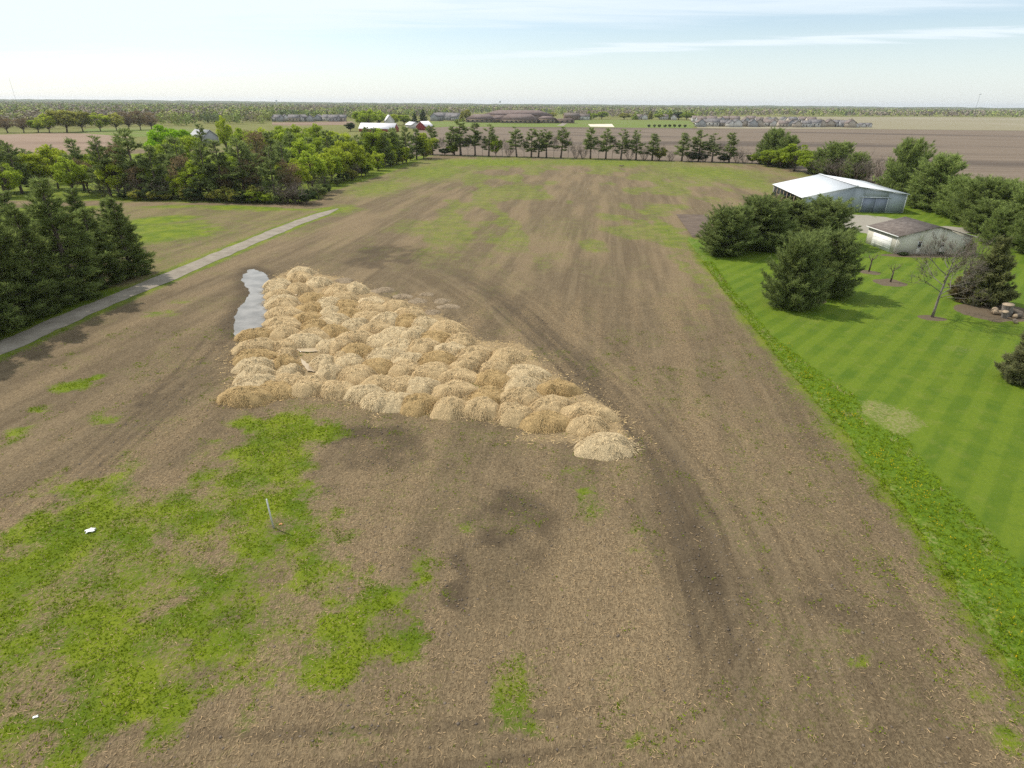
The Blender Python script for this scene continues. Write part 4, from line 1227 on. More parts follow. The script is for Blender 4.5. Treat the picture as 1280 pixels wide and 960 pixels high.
# the big white-roofed barn, open along its field side
A, Bc, C = G(1000, 263.5), G(1128, 267), G(957.5, 244)
rz, BW = frame_at(A, Bc)
BL = 27.0
BE, BL_E, BR = 4.5, 3.15, 6.1
barn = obj('machine_barn', None, None, (A[0], A[1], .05), rz)
tag(barn, 'large white-roofed grey metal barn with one open side', 'barn')
DX0, DX1, DZ = BW * .59, BW * .825, 3.5
obj('gable_wall', gable_wall(BW, BE, BR, .15, ((DX0, DX1, 0, DZ),), BL_E).mesh('barn_gable', M_wallg), barn)
bg_ = obj('gable_wall', gable_wall(BW, BE, BR, .15, (), BL_E).mesh('barn_gable_back', M_wallg), barn, (0, BL - .15, 0))
m = MB(); m.box((BW - .075, BL / 2, BE / 2 - .02), (.15, BL - .32, BE - .04)); obj('side_wall', m.mesh('barn_side', M_wallg), barn)
m = MB(); m.box((.55, BL / 2, BL_E - .2), (.14, BL - .32, .4)); obj('eave_beam', m.mesh('barn_beam', M_trim), barn)
m = MB(); m.box((BW * .32, BL / 2, BL_E / 2 + .5), (.12, BL - .5, BL_E + 1.0)); obj('inner_wall', m.mesh('barn_inner', M_dim), barn)
for k in range(9):
    m = MB(); m.box((.16, .5 + k * (BL - 1) / 8, BL_E / 2 - .04), (.22, .22, BL_E - .1)); obj('post', m.mesh('barn_post', M_post), barn)
for k in range(8):
    if k % 3 != 1:
        m = MB(); m.box((.24, .5 + (k + .5) * (BL - 1) / 8, .62), (.06, (BL - 1) / 8 - .3, 1.15)); obj('stall_panel', m.mesh('barn_panel', M_dim), barn)
for side in (0, 1):
    r_ = obj('roof', roof_slab(BW, BL, BE if side else BL_E, BR, .4, .12, side).mesh('barn_roof', M_roofw), barn)
m = MB(); m.box((BW / 2, BL / 2, BR + .21), (.6, BL + .8, .12)); obj('ridge_cap', m.mesh('barn_ridge', M_roofw), barn)
for k, (x0, x1) in enumerate(((DX0, (DX0 + DX1) / 2), ((DX0 + DX1) / 2, DX1))):
    d = MB(); d.box(((x0 + x1) / 2, .06, DZ / 2 - .02), (x1 - x0 - .06, .08, DZ - .06))
    dd = obj('door', d.mesh('barn_door', M_walld), barn)
    hd = MB(); hd.box(((x1 - .35) if k == 0 else (x0 + .35), .0, 1.3), (.06, .06, .35)); obj('handle', hd.mesh('barn_handle', M_trim), dd)
fr = MB()
fr.box((DX0 - .09, -.03, DZ / 2), (.16, .10, DZ)); fr.box((DX1 + .09, -.03, DZ / 2), (.16, .10, DZ)); fr.box(((DX0 + DX1) / 2, -.05, DZ + .12), (DX1 - DX0 + 1.6, .12, .2))
obj('door_frame', fr.mesh('barn_door_frame', M_trim), barn)
for x, e_ in ((.05, BL_E), (BW - .05, BE)):
    m = MB(); m.box((x, -.03, e_ / 2), (.16, .12, e_ - .1)); obj('corner_trim', m.mesh('barn_corner', M_white), barn)

# the cream shed with brown roof
A, Bc, Cc = G(1117.6, 318.0), G(1209, 318.4), G(1085.4, 304)
rz, SW = frame_at(A, Bc)
SL = float(np.linalg.norm(Cc - A))
SE, SR = 3.15, 4.85
shed = obj('shed', None, None, (A[0], A[1], .04), rz)
tag(shed, 'cream-walled shed with low brown gable roof by the lawn', 'shed')
wins = ((SW * .285, SW * .285 + .62, 1.15, 2.25), (SW * .60, SW * .60 + .5, 1.35, 2.05))
obj('gable_wall', gable_wall(SW, SE, SR, .14, wins).mesh('shed_gable', M_cream), shed)
obj('gable_wall', gable_wall(SW, SE, SR, .14).mesh('shed_gable_back', M_cream), shed, (0, SL - .14, 0))
for x in (.07, SW - .07):
    m = MB(); m.box((x, SL / 2, SE / 2 - .02), (.14, SL - .29, SE - .04)); obj('side_wall', m.mesh('shed_side', M_cream), shed)
for side in (0, 1):
    obj('roof', roof_slab(SW, SL, SE, SR, .35, .1, side).mesh('shed_roof', M_shingle), shed)
for w0 in wins:
    m = MB()
    cx_, cz_ = (w0[0] + w0[1]) / 2, (w0[2] + w0[3]) / 2
    for dx in (-1, 1):
        m.box((cx_ + dx * ((w0[1] - w0[0]) / 2 + .03), -.02, cz_), (.09, .08, w0[3] - w0[2] + .18))
    for dz in (-1, 1):
        m.box((cx_, -.025, cz_ + dz * ((w0[3] - w0[2]) / 2 + .04)), (w0[1] - w0[0] - .035, .085, .09))
    wo_ = obj('window', m.mesh('shed_window', M_white), shed)
    g = MB(); g.box((cx_, .06, cz_), (w0[1] - w0[0] + .02, .03, w0[3] - w0[2] + .02)); obj('pane', g.mesh('shed_pane', M_glass), wo_)
for x, y0, y1 in ((-.35, -.35, SL + .35), (SW + .35, -.35, SL + .35)):
    m = MB(); m.box((x, (y0 + y1) / 2, SE - .02), (.12, y1 - y0, .16)); obj('gutter', m.mesh('shed_gutter', M_white), shed)
m = MB(); m.tube([(-.06, .12, 0), (-.06, .12, SE - .2)], [.05, .05], 6); obj('downpipe', m.mesh('shed_pipe', M_white), shed)
m = MB(); m.box((-.05, SL * .48, 1.25), (.05, SL * .62, 2.45)); gd = obj('garage_door', m.mesh('shed_door', M_white), shed)
for k in range(1, 4):
    m = MB(); m.box((-.085, SL * .48, k * .61), (.02, SL * .62 - .1, .05)); obj('rail', m.mesh('shed_door_rail', M_white), gd)

# distant houses
HM = {}
def house_kit(key, w, d, eave, ridge, wallm, roofm):
    if key in HM:
        return HM[key]
    wl = MB(); wl.prism([(0, 0), (w, 0), (w, eave), (w / 2, ridge), (0, eave)], (-w / 2, -d / 2, 0), (1, 0, 0), (0, 0, 1), (0, d, 0))
    rf = MB()
    for s in (0, 1):
        q = roof_slab(w, d, eave, ridge, .5, .25, s)
        rf.add(np.concatenate(q.v) + np.array([-w / 2, -d / 2, 0]), q.f[3] + q.f[4])
    wn = MB(); wn.box((0, 0, 0), (.08, 1.2, 1.4))
    dr = MB(); dr.box((0, 0, 0), (.1, 1.1, 2.1))
    ch = MB(); ch.box((w * .12, d * .2, ridge + .3), (.8, .8, 1.8))
    HM[key] = (wl.mesh('house_wall', wallm), rf.mesh('house_roof', roofm), wn.mesh('house_window', M_glass), dr.mesh('house_door', M_dim), ch.mesh('house_chimney', M_dim), w, d, eave)
    return HM[key]
def house(name, key, px, base, rot, label, group, kit, cat='house', sc=1.0, win=3, chim=True):
    k = house_kit(key, *kit)
    b = G(px, base)
    root = obj(name, None, None, (b[0], b[1], .0), rot, sc)
    obj('wall', k[0], root)
    rf = obj('roof', k[1], root)
    if chim:
        obj('chimney', k[4], rf)
    for s in (-1, 1):
        for i in range(win):
            obj('window', k[2], root, (s * (k[5] / 2 + .02), k[6] * (i + .5) / win - k[6] / 2, k[7] * .6))
    obj('door', k[3], root, (-k[5] / 2 - .03, k[6] * .02, 1.05))
    return tag(root, label, cat, group) if label else root
M_roofgy = plain('grey_shingle', (.13, .12, .12), (.20, .185, .18), .6, .95)
M_roofbr = plain('tan_shingle', (.16, .125, .11), (.22, .18, .16), .6, .95)
M_brick = plain('brown_brick', (.16, .11, .085), (.22, .16, .125), .8, .95)
M_red = plain('red_barn_paint', (.22, .04, .035), (.28, .06, .05), .5, .8)
M_pinkroof = plain('pale_metal_roof', (.70, .66, .67), (.80, .77, .78), .3, .5)
M_sid = [plain(f'house_siding_{n}', c, tuple(x * 1.12 for x in c), .4, .8) for n, c in (('white', (.50, .48, .45)), ('beige', (.38, .33, .27)), ('grey', (.30, .30, .30)))]
hs = []
hr = random.Random(5)
for i, px in enumerate(np.linspace(874, 1062, 21)):
    kk = hr.randrange(3); rk = hr.randrange(2)
    o = house('house', f'h{kk}{rk}', float(px) + hr.uniform(-2, 2), 158.6 + (px - 960) * .004 + hr.uniform(-.5, .4), hr.choice((0, math.pi / 2)) + FA * -1 + hr.uniform(-.15, .15), None, None, (9.5, 13, 4.8, 8.2, M_sid[kk], (M_roofgy, M_roofbr)[rk]), sc=hr.uniform(.85, 1.1))
    hs.append((o, px, 'new house in the front estate row beyond the ploughed field', 'house'))
for i, px in enumerate(np.linspace(868, 1010, 15)):
    kk = hr.randrange(3); rk = hr.randrange(2)
    o = house('house', f'h{kk}{rk}', float(px) + hr.uniform(-3, 3), 153.2 + hr.uniform(-1.0, .8), hr.choice((0, math.pi / 2)) + hr.uniform(-.2, .2), None, None, (9.5, 13, 4.8, 8.2, M_sid[kk], (M_roofgy, M_roofbr)[rk]), sc=hr.uniform(.9, 1.1))
    hs.append((o, px, 'new house in the back estate row beyond the ploughed field', 'house'))
for i, px in enumerate((1068, 1076, 1084)):
    o = house('house', 'h00', px, 159.2, .3 * i, None, None, (9.5, 13, 4.8, 8.2, M_sid[0], M_roofgy), sc=.62, chim=False)
    hs.append((o, px, 'small half-built white house at the end of the estate', 'house'))
for px, base in ((348, 152), (357, 151.6), (368, 152), (379, 151.8), (388, 152), (399, 151.4), (409, 151.6), (418, 152), (427, 151.8)):
    kk = hr.randrange(3)
    hs.append((house('house', f'h{kk}0', px, base, hr.uniform(0, 3), None, None, (9.5, 13, 4.8, 8.2, M_sid[kk], M_roofgy), sc=1.0), px, 'distant grey house before the woods', 'house'))
for px, base in ((546, 151), (553, 150), (565, 150.5), (572, 151.2)):
    hs.append((house('house', 'h20', px, base, hr.uniform(0, 3), None, None, (9.5, 13, 4.8, 8.2, M_sid[2], M_roofgy), sc=1.25), px, 'distant grey house between the spruce and the school', 'house'))
for px, base in ((798, 149.4), (806, 149.6), (830, 149.6), (842, 150), (684, 150.5)):
    hs.append((house('house', 'h01', px, base, hr.uniform(0, 3), None, None, (9.5, 13, 4.8, 8.2, M_sid[0], M_roofbr), sc=1.0), px, 'distant white house among trees beyond the school grounds', 'house'))
series(hs, 'distant houses', 'the left')
house('house', 'grey', 256, 178, .9, 'grey-roofed farmhouse half hidden behind the bright maple', None, (10, 18, 3.6, 7.4, M_sid[2], plain('pale_grey_roof', (.30, .30, .31), (.38, .38, .38), .5)))
house('brown_house', 'brown', 714, 150, math.pi / 2 + .1, 'brown two-storey house at the top of the pale driveway', None, (14, 24, 6.5, 10.5, M_brick, M_shingle))
house('brown_house', 'brown2', 728, 150, math.pi / 2, 'long brown house with pale front beside the driveway', None, (12, 22, 5.5, 9, M_sid[0], M_shingle))
house('red_barn', 'redlong', 474, 164.4, math.pi / 2 - .12, 'long red barn with pale metal roof behind the tree belt', 'red farm buildings', (15, 32, 2.6, 6.8, M_red, M_pinkroof), 'barn', win=4, chim=False)
house('red_barn', 'redgable', 531, 162.5, -.35, 'red gabled barn with white roof nearest the spruces', 'red farm buildings', (10, 16, 3.6, 7.6, M_red, M_pinkroof), 'barn', win=2, chim=False)
house('white_shed', 'whites', 516, 160.5, .5, 'small white farm shed beside the red gabled barn', 'red farm buildings', (9, 18, 3.4, 6.0, M_sid[0], M_pinkroof), 'shed', win=2, chim=False)
house('white_house', 'whiteh', 487, 158.5, .35, 'steep white gabled farmhouse behind the long red barn', 'red farm buildings', (9, 12, 6.5, 11.5, M_sid[0], M_pinkroof), 'house', win=2)
house('white_shed', 'whitet', 459, 163.4, math.pi / 2, 'tiny white shed at the end of the long red barn', 'red farm buildings', (6, 9, 2.6, 4.2, M_sid[0], M_pinkroof), 'shed', win=1, chim=False)

# the school: low brown hipped blocks
def hip(b, x0, x1, y0, y1, ze, zr, over=1.2, run=None):
    x0 -= over; x1 += over; y0 -= over; y1 += over
    run = run or min(x1 - x0, y1 - y0) * .30
    a = [(x0, y0, ze), (x1, y0, ze), (x1, y1, ze), (x0, y1, ze), (x0 + run, y0 + run, zr), (x1 - run, y0 + run, zr), (x1 - run, y1 - run, zr), (x0 + run, y1 - run, zr)]
    b.add(np.array(a), [(0, 1, 5, 4), (1, 2, 6, 5), (2, 3, 7, 6), (3, 0, 4, 7), (4, 5, 6, 7), (3, 2, 1, 0)])
so = G(640, 153.5)
school = obj('school_building', None, None, (so[0], so[1], 0), -.08)
tag(school, 'wide low school with several brown hipped roofs', 'building')
M_swall = plain('school_brick', (.24, .185, .14), (.30, .235, .18), .3)
M_sroof = plain('school_roof', (.15, .108, .095), (.195, .15, .135), .08, .95)
for x0, x1, y0, y1, ze, zr in ((-62, -24, -6, 26, 4.2, 10.0), (-14, 34, -18, 14, 4.2, 11.0), (-44, 52, 24, 90, 9.0, 15.0), (34, 58, -4, 24, 5.5, 8.5), (58, 84, 4, 20, 4.5, 5.6), (-30, -8, 4, 30, 4.0, 9.0)):
    w_ = MB(); w_.box(((x0 + x1) / 2, (y0 + y1) / 2, ze / 2), (x1 - x0, y1 - y0, ze - .02)); wo_ = obj('wall', w_.mesh('school_wall', M_swall), school)
    r_ = MB(); hip(r_, x0, x1, y0, y1, ze, zr); obj('roof', r_.mesh('school_roof', M_sroof), school)
    nwin = int((x1 - x0) / 6)
    wm = MB(); wm.box((0, 0, 0), (2.6, .16, 1.6)); wmesh = wm.mesh('school_window', M_glass)
    for k in range(nwin):
        obj('window', wmesh, school, (x0 + (k + .5) * (x1 - x0) / nwin, y0 - .06, ze * .55))

# masts and far towers
def mast(px, base, top, dist, wd, label, name='radio_mast'):
    d = G(px, base)
    s = dist / d[1]
    x, y = d[0] * s, dist
    lo_, hi_ = 0.0, 400.0
    for _ in range(40):
        mm = (lo_ + hi_) / 2
        if PJ((x, y, mm))[1] > top: lo_ = mm
        else: hi_ = mm
    root = obj(name, None, None, (x, y, 0))
    m = MB()
    for a in range(3):
        t = a * 2.094
        m.tube([(wd * math.cos(t), wd * math.sin(t), 0), (wd * math.cos(t) * .8, wd * math.sin(t) * .8, lo_)], [wd * .22, wd * .18], 4)
    k = 0
    for z in np.arange(0, lo_ - wd * 3, wd * 3):
        t0, t1 = k * 2.094, (k + 1) * 2.094
        m.tube([(wd * math.cos(t0) * .9, wd * math.sin(t0) * .9, z), (wd * math.cos(t1) * .9, wd * math.sin(t1) * .9, z + wd * 3)], [wd * .14, wd * .14], 3, False)
        k += 1
    obj('lattice', m.mesh('mast_lattice', plain('mast_steel', (.20, .21, .22), (.26, .27, .28), .1)), root)
    tag(root, label, 'mast')
    return root, lo_
mast(21, 129, 97, 1250, .3, 'thin radio mast on the skyline above the woods at left')
rt, hh = mast(1219, 138, 117, 1500, .45, 'thicker mast on the skyline above the woods at right')
m = MB(); m.box((0, 0, hh - 1.2), (3.2, 3.2, 1.5)); obj('antenna_platform', m.mesh('mast_platform', M_trim), rt)
def water_tower(px, top, dist, label):
    d = G(px, 131)
    s = dist / d[1]
    x, y = d[0] * s, dist
    lo_, hi_ = 0.0, 200.0
    for _ in range(40):
        mm = (lo_ + hi_) / 2
        if PJ((x, y, mm))[1] > top: lo_ = mm
        else: hi_ = mm
    root = obj('water_tower', None, None, (x, y, 0))
    m = MB(); m.tube([(0, 0, 0), (0, 0, lo_ * .75)], [1.6, 1.4], 8); obj('column', m.mesh('tower_column', M_trim), root)
    m = MB(); m.tube([(0, 0, lo_ * .70), (0, 0, lo_ * .78), (0, 0, lo_ * .92), (0, 0, lo_)], [1.5, 5.0, 5.0, 1.2], 12); obj('tank', m.mesh('tower_tank', M_trim), root)
    tag(root, label, 'water tower', 'water towers on the skyline')
water_tower(346, 124.5, 3600, 'tiny water tower on the skyline above the tree belt')
water_tower(625, 125.5, 3600, 'tiny water tower on the skyline above the school')

# ------------------------------------------------------------------ small things
b = G(342, 659)
m = MB(); m.tube([(0, 0, -.1), (-.06, 0, 1.1), (-.10, .03, 2.15)], [.055, .052, .045], 8)
pole = obj('marker_pole', m.mesh('marker_pole', plain('grey_pvc', (.46, .45, .42), (.58, .57, .53), 3.0, .6)), None, (b[0], b[1], float(ground_z(b[0], b[1]))))
tag(pole, 'thin pale grey pole standing in the weedy grass', 'pole')
def crumple(name, c, size, mat, label, cat, seed):
    r = np.random.default_rng(seed)
    n = 7
    gx, gy = np.meshgrid(np.linspace(-1, 1, n), np.linspace(-1, 1, n))
    z = (r.random((n, n)) * .5 + .15) * size
    v = np.stack([gx * size * (1 + .2 * r.normal(size=(n, n))), gy * size * .6 * (1 + .2 * r.normal(size=(n, n))), z], -1).reshape(-1, 3)
    i = np.arange(n * n).reshape(n, n)
    q = np.stack([i[:-1, :-1], i[:-1, 1:], i[1:, 1:], i[1:, :-1]], -1).reshape(-1, 4)
    o = obj(name, new_mesh(name, v, q, mat), None, (c[0], c[1], float(ground_z(c[0], c[1]))), .4)
    md = o.modifiers.new('thickness', 'SOLIDIFY'); md.thickness = .02
    tag(o, label, cat)
crumple('plastic_scrap', G(114, 665), .26, M_white, 'crumpled white plastic scrap lying in the green weeds', 'litter', 3)
crumple('paper_scrap', G(45, 897), .09, M_white, 'tiny pale scrap in the grass near the bottom corner', 'litter', 4)
crumple('orange_scrap', G(351, 655), .10, plain('orange_plastic', (.5, .25, .10), (.6, .32, .14), 3.0), 'small faded orange scrap beside the grey pole', 'litter', 5)
crumple('dark_lump', G(777, 208), .9, M_bark, 'small dark lump lying at the far end of the field', 'clod', 6)

# firewood by the cedar
M_end = plain('cut_wood', (.24, .18, .12), (.40, .31, .21), 4.0)
def log(px, py, ln, rd, rz, tilt, label, z=None, mat=M_barkg, pale=False):
    b = G(px, py)
    root = obj('cut_log', None, None, (b[0], b[1], rd * .9 + .08 if z is None else z), rz)
    root.rotation_euler = (0, tilt, rz)
    r = np.random.default_rng(int(px * 7 + py))
    m = MB(); m.tube([(-ln / 2, 0, 0), (-ln / 6, .03, .02), (ln / 6, -.02, .03), (ln / 2, 0, 0)], [rd * 1.05, rd * .95, rd, rd * .92], 12, False)
    obj('bark', m.mesh('log_bark', M_end if pale else mat, True), root)
    for s in (-1, 1):
        e = MB(); e.tube([(s * (ln / 2 - .02), 0, 0), (s * (ln / 2 + .005), 0, 0)], [rd * (1.04 if s < 0 else .91)] * 2, 12)
        obj('cut_end', e.mesh('log_end', M_end), root)
    tag(root, label, 'log', 'firewood by the cedar')
log(1242, 392, 1.5, .38, .9, .1, 'pale split log nearest the bare tree in the wood pile', pale=True)
log(1247, 394, 1.2, .3, -.3, .0, 'short pale log in front of the big stump', pale=True)
log(1256, 395, 1.5, .62, .2, 1.45, 'big upright stump in the wood pile', 0.8)
log(1254, 398, .9, .36, .6, 1.3, 'small tilted stump in front of the big stump', .5)
log(1265, 394, 1.7, .42, -.5, .2, 'dark log leaning on the far side of the stump', None, M_bark)
log(1271, 398, 1.1, .3, .4, .05, 'dark short log at the end of the wood pile', None, M_bark)
log(1268, 404, .9, .22, 1.1, .0, 'thin log lying apart before the wood pile', None, M_bark)

# ------------------------------------------------------------------ loose ground cover (uncountable)
def scatter_pts(n, x0, x1, y0, y1, f, r):
    x, y = r.uniform(x0, x1, n), r.uniform(y0, y1, n)
    k = seen(x, y)
    x, y, n = x[k], y[k], int(k.sum())
    k = r.random(n) < f(x, y)
    return x[k], y[k]
rs_ = np.random.default_rng(77)
M_weed = leaf_material('weeds', .3, .6, 1.4)
M_stalk = leaf_material('dry_stalks', .15, .6, 1.35)
def seen(x, y):
    return (np.abs(x) < (y + 12) * .95 + 4)
def weeds(name, n, box, f, ln, wd, nt, spread, color, label, zoff=0.0, lift=1.0):
    x, y = scatter_pts(n, *box, f, rs_)
    z = ground_z(x, y) + zoff
    P = np.stack([x, y, z], 1)
    D = np.tile(np.array([0, 0, lift]), (len(P), 1)) + rs_.normal(0, .25, P.shape)
    s = rs_.uniform(.6, 1.3, len(P))
    V = tufts(rs_, P, unit(D), nt, ln, wd, spread)
    V = P.repeat(nt * 3, 0) + (V - P.repeat(nt * 3, 0)) * s.repeat(nt * 3)[:, None]
    tint = np.repeat(fbm(x / 2.5, y / 2.5, 2, 88) * .6 + rs_.random(len(x)) * .4, nt)
    o = obj(name, tuft_mesh(name, V, M_weed, rs_, tint), color=color)
    tag(o, label, None, None, 'stuff')
    return len(V) // 3
n_t = weeds('weeds', 300000, (-52, 26, 14, 66), lambda x, y: seen(x, y) * sstep(masks(x, y)[0] + (fbm(x / .8, y / .8, 3, 15) - .5) * 1.7, .34, 1.15), .085, .05, 4, 1.0, (.19, .26, .014), 'low bright green weeds spread over the field')
le_f = lambda x, y: signed_line(x, y, LAWN_EDGE)
n_t += weeds('long_grass', 90000, (14, 50, 18, 100), lambda x, y: ((le_f(x, y) > -.3) & (signed_line(x, y, MOW_EDGE) < .0)) * (.5 + .5 * fbm(x, y, 2, 16)), .20, .045, 6, .7, (.19, .275, .016), 'unmown long grass strip between field and lawn', .05)
n_t += weeds('dry_grass', 9000, (14, 60, 18, 100), lambda x, y: np.maximum((np.abs(signed_line(x, y, MOW_EDGE) + .8) < .6) * sstep(fbm(x / 1.1, y / 1.1, 2, 66), .5, .62) * .9, .35 * blob(x, y, 1112, 521, 36, 20, .2)), .36, .03, 6, .6, (.44, .37, .20), 'tufts of dry pale grass along the mowing edge', .05)
n_t += weeds('dandelions', 26000, (14, 44, 18, 62), lambda x, y: (np.abs(le_f(x, y) - 1.3 + (fbm(x / 2, y / 2, 2, 19) - .5) * 2) < .8) * (le_f(x, y) > .1) * sstep(fbm(x / 1.3, y / 1.3, 2, 18), .36, .62) * .5, .055, .06, 3, 1.2, (.62, .46, .02), 'yellow dandelions flowering along the long grass strip', .2)
def stalks(name, n, box, f, ln, wd, color, label):
    x, y = scatter_pts(n, *box, f, rs_)
    m = len(x)
    a = rs_.uniform(0, 6.28, m)
    l = ln * rs_.uniform(.4, 1.4, m)
    dx, dy = np.cos(a) * l / 2, np.sin(a) * l / 2
    w = wd * rs_.uniform(.6, 1.4, m)
    ox, oy = -np.sin(a) * w / 2, np.cos(a) * w / 2
    z0 = ground_z(x, y) + rs_.uniform(.01, .03, m)
    z1 = z0 + rs_.uniform(0, .03, m)
    V = np.stack([np.stack([x - dx - ox, y - dy - oy, z0], 1), np.stack([x - dx + ox, y - dy + oy, z0 + .01], 1), np.stack([x + dx + ox, y + dy + oy, z1 + .01], 1), np.stack([x + dx - ox, y + dy - oy, z1], 1)], 1).reshape(-1, 3)
    o = obj(name, new_mesh(name, V, np.arange(m * 4).reshape(-1, 4), M_stalk, False, np.repeat(rs_.random(m), 4)), color=color)
    tag(o, label, None, None, 'stuff')
stalks('crop_residue', 560000, (-36, 42, 13.5, 80), lambda x, y: (lambda m_: seen(x, y) * (m_[1] ** 1.5) * .55 * (1 - sstep(m_[0], .5, .9) * .6) * (le_f(x, y) < -1))(masks(x, y)), .15, .016, (.34, .255, .16), 'dry chopped crop stalks littering the soil')
stalks('loose_straw', 90000, (-42, 14, 40, 105), lambda x, y: np.clip(masks(x, y)[3] * .8 + .35 * (1 - sstep(-poly_sd(x, y, STRAW_AREA), .2, 2.2)) * (poly_sd(x, y, STRAW_AREA) < 0), 0, 1) * .7, .26, .034, (.55, .42, .23), 'loose straw strewn between and around the mounds')
# clods of soil
def clods(n, box, f):
    x, y = scatter_pts(n, *box, f, rs_)
    m = len(x)
    base = np.array([[1, 0, 0], [-1, 0, 0], [0, 1, 0], [0, -1, 0], [0, 0, 1], [0, 0, -1]], float)
    fc = np.array([[0, 2, 4], [2, 1, 4], [1, 3, 4], [3, 0, 4], [2, 0, 5], [1, 2, 5], [3, 1, 5], [0, 3, 5]])
    s = rs_.uniform(.03, .09, (m, 1, 1)) * rs_.uniform(.6, 1.3, (m, 6, 1))
    V = np.stack([x, y, ground_z(x, y)], 1)[:, None, :] + base[None] * s * np.array([1, 1, .7])
    F = (fc[None] + (np.arange(m) * 6)[:, None, None]).reshape(-1, 3)
    o = obj('soil_clods', new_mesh('soil_clods', V.reshape(-1, 3), F, plain('clod_soil', (.10, .078, .058), (.19, .15, .115), 1.5, world=True), False))
    tag(o, 'small clods of bare soil scattered over the field', None, None, 'stuff')
clods(26000, (-36, 42, 13.5, 75), lambda x, y: (lambda m_: seen(x, y) * (.25 + .75 * m_[2]) * (1 - sstep(m_[0], .3, .7)) * (le_f(x, y) < -1))(masks(x, y)))

# ------------------------------------------------------------------ far woods and hills
M_wood = None
def wood_material():
    m = bpy.data.materials.new('wood_foliage')
    m.use_nodes = True
    t = m.node_tree
    b = t.nodes['Principled BSDF']
    b.inputs['Roughness'].default_value = 1.0
    b.inputs['Specular IOR Level'].default_value = 0.0
    at = N(t, 'ShaderNodeAttribute', attribute_name='leafcol')
    L(t, at.outputs['Color'], b.inputs['Base Color'])
    return m
M_wood = wood_material()
rw = np.random.default_rng(123)
WP = []
def edge_dist(px):
    """distance at which the woods begin, by bearing"""
    tb = [(-300, 164), (0, 163.5), (110, 160), (200, 158), (330, 155), (345, 149.5), (440, 149), (470, 147), (540, 146.5), (560, 146), (600, 141.5), (690, 143), (730, 146), (800, 148), (870, 147), (930, 144.6), (1000, 145), (1280, 146.5), (1600, 148)]
    return np.interp(px, [a for a, _ in tb], [b for _, b in tb])
d = 430.0
while d < 6500:
    sp = 7.5 if d < 1500 else 9.5
    xs_ = np.arange(-1.02 * d - 100, 1.02 * d + 100, sp)
    xs_ = xs_ + rw.uniform(-3, 3, len(xs_))
    yy = d + rw.uniform(-.03, .03, len(xs_)) * d
    q = np.stack([xs_, yy, np.zeros(len(xs_)) - CAM_H], 1)
    px = 640 + FPX * (q @ _r) / (q @ _f)
    py = 480 - FPX * (q @ _u) / (q @ _f)
    k = (py < edge_dist(px)) & (px > -120) & (px < 1400)
    # clearings
    k &= (fbm(xs_ / 260, yy / 420, 2, 71) > .18) | (px < 345)
    WP.append(np.stack([xs_[k], yy[k]], 1))
    d *= 1.055 if d < 2500 else 1.09
WP = np.concatenate(WP)
nW = len(WP)
dist = np.hypot(WP[:, 0], WP[:, 1])
nf = np.where(dist < 1000, 64, np.where(dist < 1800, 34, 14))
hW = rw.uniform(9.5, 15, nW) * (1 + .35 * (fbm(WP[:, 0] / 120, WP[:, 1] / 200, 2, 5) - .5))
kind = fbm(WP[:, 0] / 90, WP[:, 1] / 150, 3, 44) + rw.normal(0, .10, nW)
pal = np.array([(.27, .225, .175), (.30, .25, .19), (.30, .30, .12), (.30, .33, .095), (.24, .29, .085), (.16, .19, .09)])
ki = np.clip(np.digitize(kind, (.38, .44, .50, .56, .66)), 0, 5)
P = np.repeat(np.arange(nW), nf)
dd = unit(rw.normal(0, 1, (len(P), 3)))
rr = rw.uniform(.55, 1, (len(P), 1)) ** .5
cen = np.stack([WP[P, 0], WP[P, 1], hW[P] * .5], 1)
q = cen + dd * rr * np.stack([hW[P] * .40, hW[P] * .40, hW[P] * .48], 1)
sz = np.where(dist[P] < 900, 1.3, np.where(dist[P] < 1800, 1.9, 3.0))[:, None] * rw.uniform(.6, 1.2, (len(P), 1))
t1 = unit(np.cross(dd + rw.normal(0, .5, dd.shape), rw.normal(0, 1, dd.shape)))
t2 = unit(np.cross(t1, dd))
V = np.stack([q - t1 * sz * .8 - t2 * sz * .5, q + t1 * sz * .8 - t2 * sz * .5, q + t2 * sz], 1).reshape(-1, 3)
V[:, 2] = np.maximum(V[:, 2], .2)
wm = new_mesh('distant_woods', V, np.arange(len(V)).reshape(-1, 3), M_wood)
cc = pal[ki[P]] * rw.uniform(.78, 1.2, (len(P), 1))
ca = wm.attributes.new('leafcol', 'FLOAT_COLOR', 'POINT')
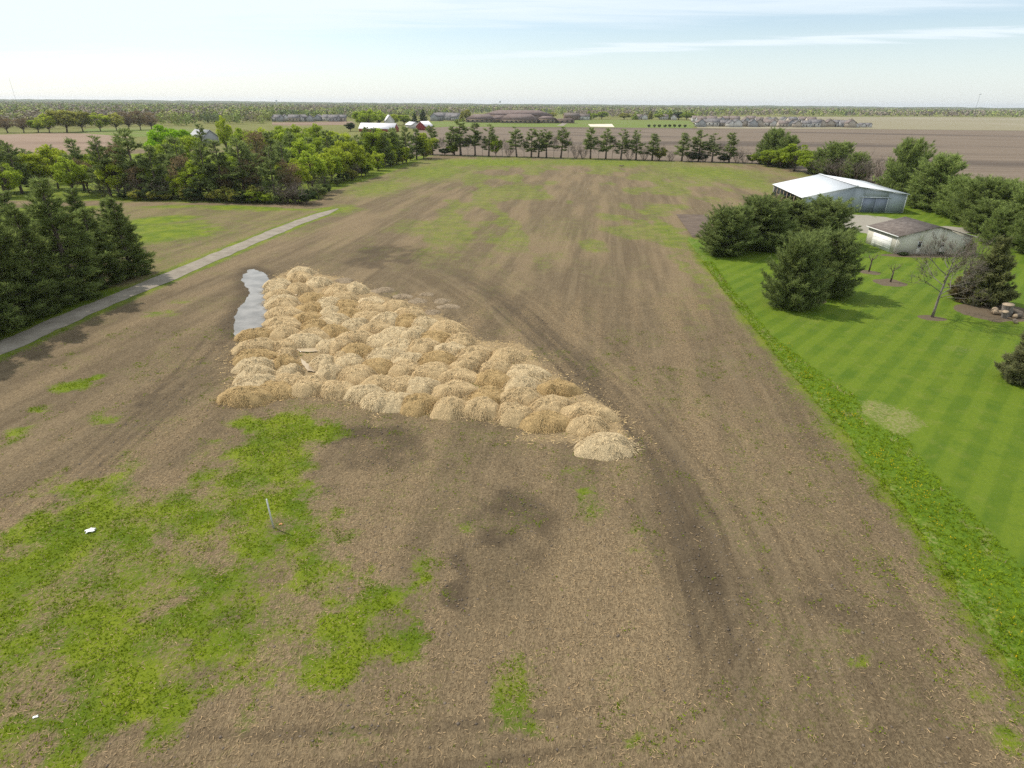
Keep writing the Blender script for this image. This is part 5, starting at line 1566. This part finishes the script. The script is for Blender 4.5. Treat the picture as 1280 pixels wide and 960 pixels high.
ca.data.foreach_set('color', np.repeat(np.concatenate([cc, np.ones((len(cc), 1))], 1), 3, 0).astype(np.float32).ravel())
tag(obj('distant_woods', wm), 'mixed green and brown woods stretching to the horizon', None, None, 'stuff')

M_hill = plain('wooded_hill', (.075, .095, .05), (.12, .125, .065), .012, 1.0, .0, world=True)
hv, hq = [], []
an = np.linspace(-75, 75, 420)
prof = [(6600, 0), (7000, .55), (7500, 1.0), (8400, .9), (9300, 0)]
for dd_, f in prof:
    a = np.radians(an)
    hgt_ = (10 + 22 * (fbm(an / 14 + 9, an * 0 + .3, 3, 91)) + 9 * (fbm(an / .55, an * 0 + dd_ / 100, 2, 92) - .5)) * f
    hv.append(np.stack([np.sin(a) * dd_, np.cos(a) * dd_, hgt_ - .5], 1))
hv = np.concatenate(hv)
i = np.arange(len(hv)).reshape(len(prof), len(an))
hq = np.stack([i[:-1, :-1], i[:-1, 1:], i[1:, 1:], i[1:, :-1]], -1).reshape(-1, 4)
tag(obj('hills', new_mesh('hills', hv, hq, M_hill, True)), 'low wooded hills along the horizon', None, None, 'structure')

# ------------------------------------------------------------------ haze
HAZE_TOP = max(float((o.matrix_world @ Vector(c))[2]) for o in (bpy.context.view_layer.update() or bpy.data.objects) if o.type == 'MESH' for c in o.bound_box) + 1.5
hz = MB()
hz.box((0, 4000, HAZE_TOP / 2 - .5), (22000, 16000, HAZE_TOP + 1.0))
hm = bpy.data.materials.new('haze_air')
hm.use_nodes = True
ht = hm.node_tree
ht.nodes.clear()
pv = N(ht, 'ShaderNodeVolumePrincipled')
pv.inputs['Color'].default_value = (.86, .91, 1.0, 1)
pv.inputs['Density'].default_value = 5e-5
pv.inputs['Anisotropy'].default_value = .3
ho = N(ht, 'ShaderNodeOutputMaterial')
L(ht, pv.outputs[0], ho.inputs['Volume'])
hme = hz.mesh('haze', hm)
tag(obj('haze', hme), 'thin pale haze over the distant land', None, None, 'stuff')
print('TRIS', sum(len(me.loops) - 2 * len(me.polygons) for me in bpy.data.meshes), 'woods', nW)
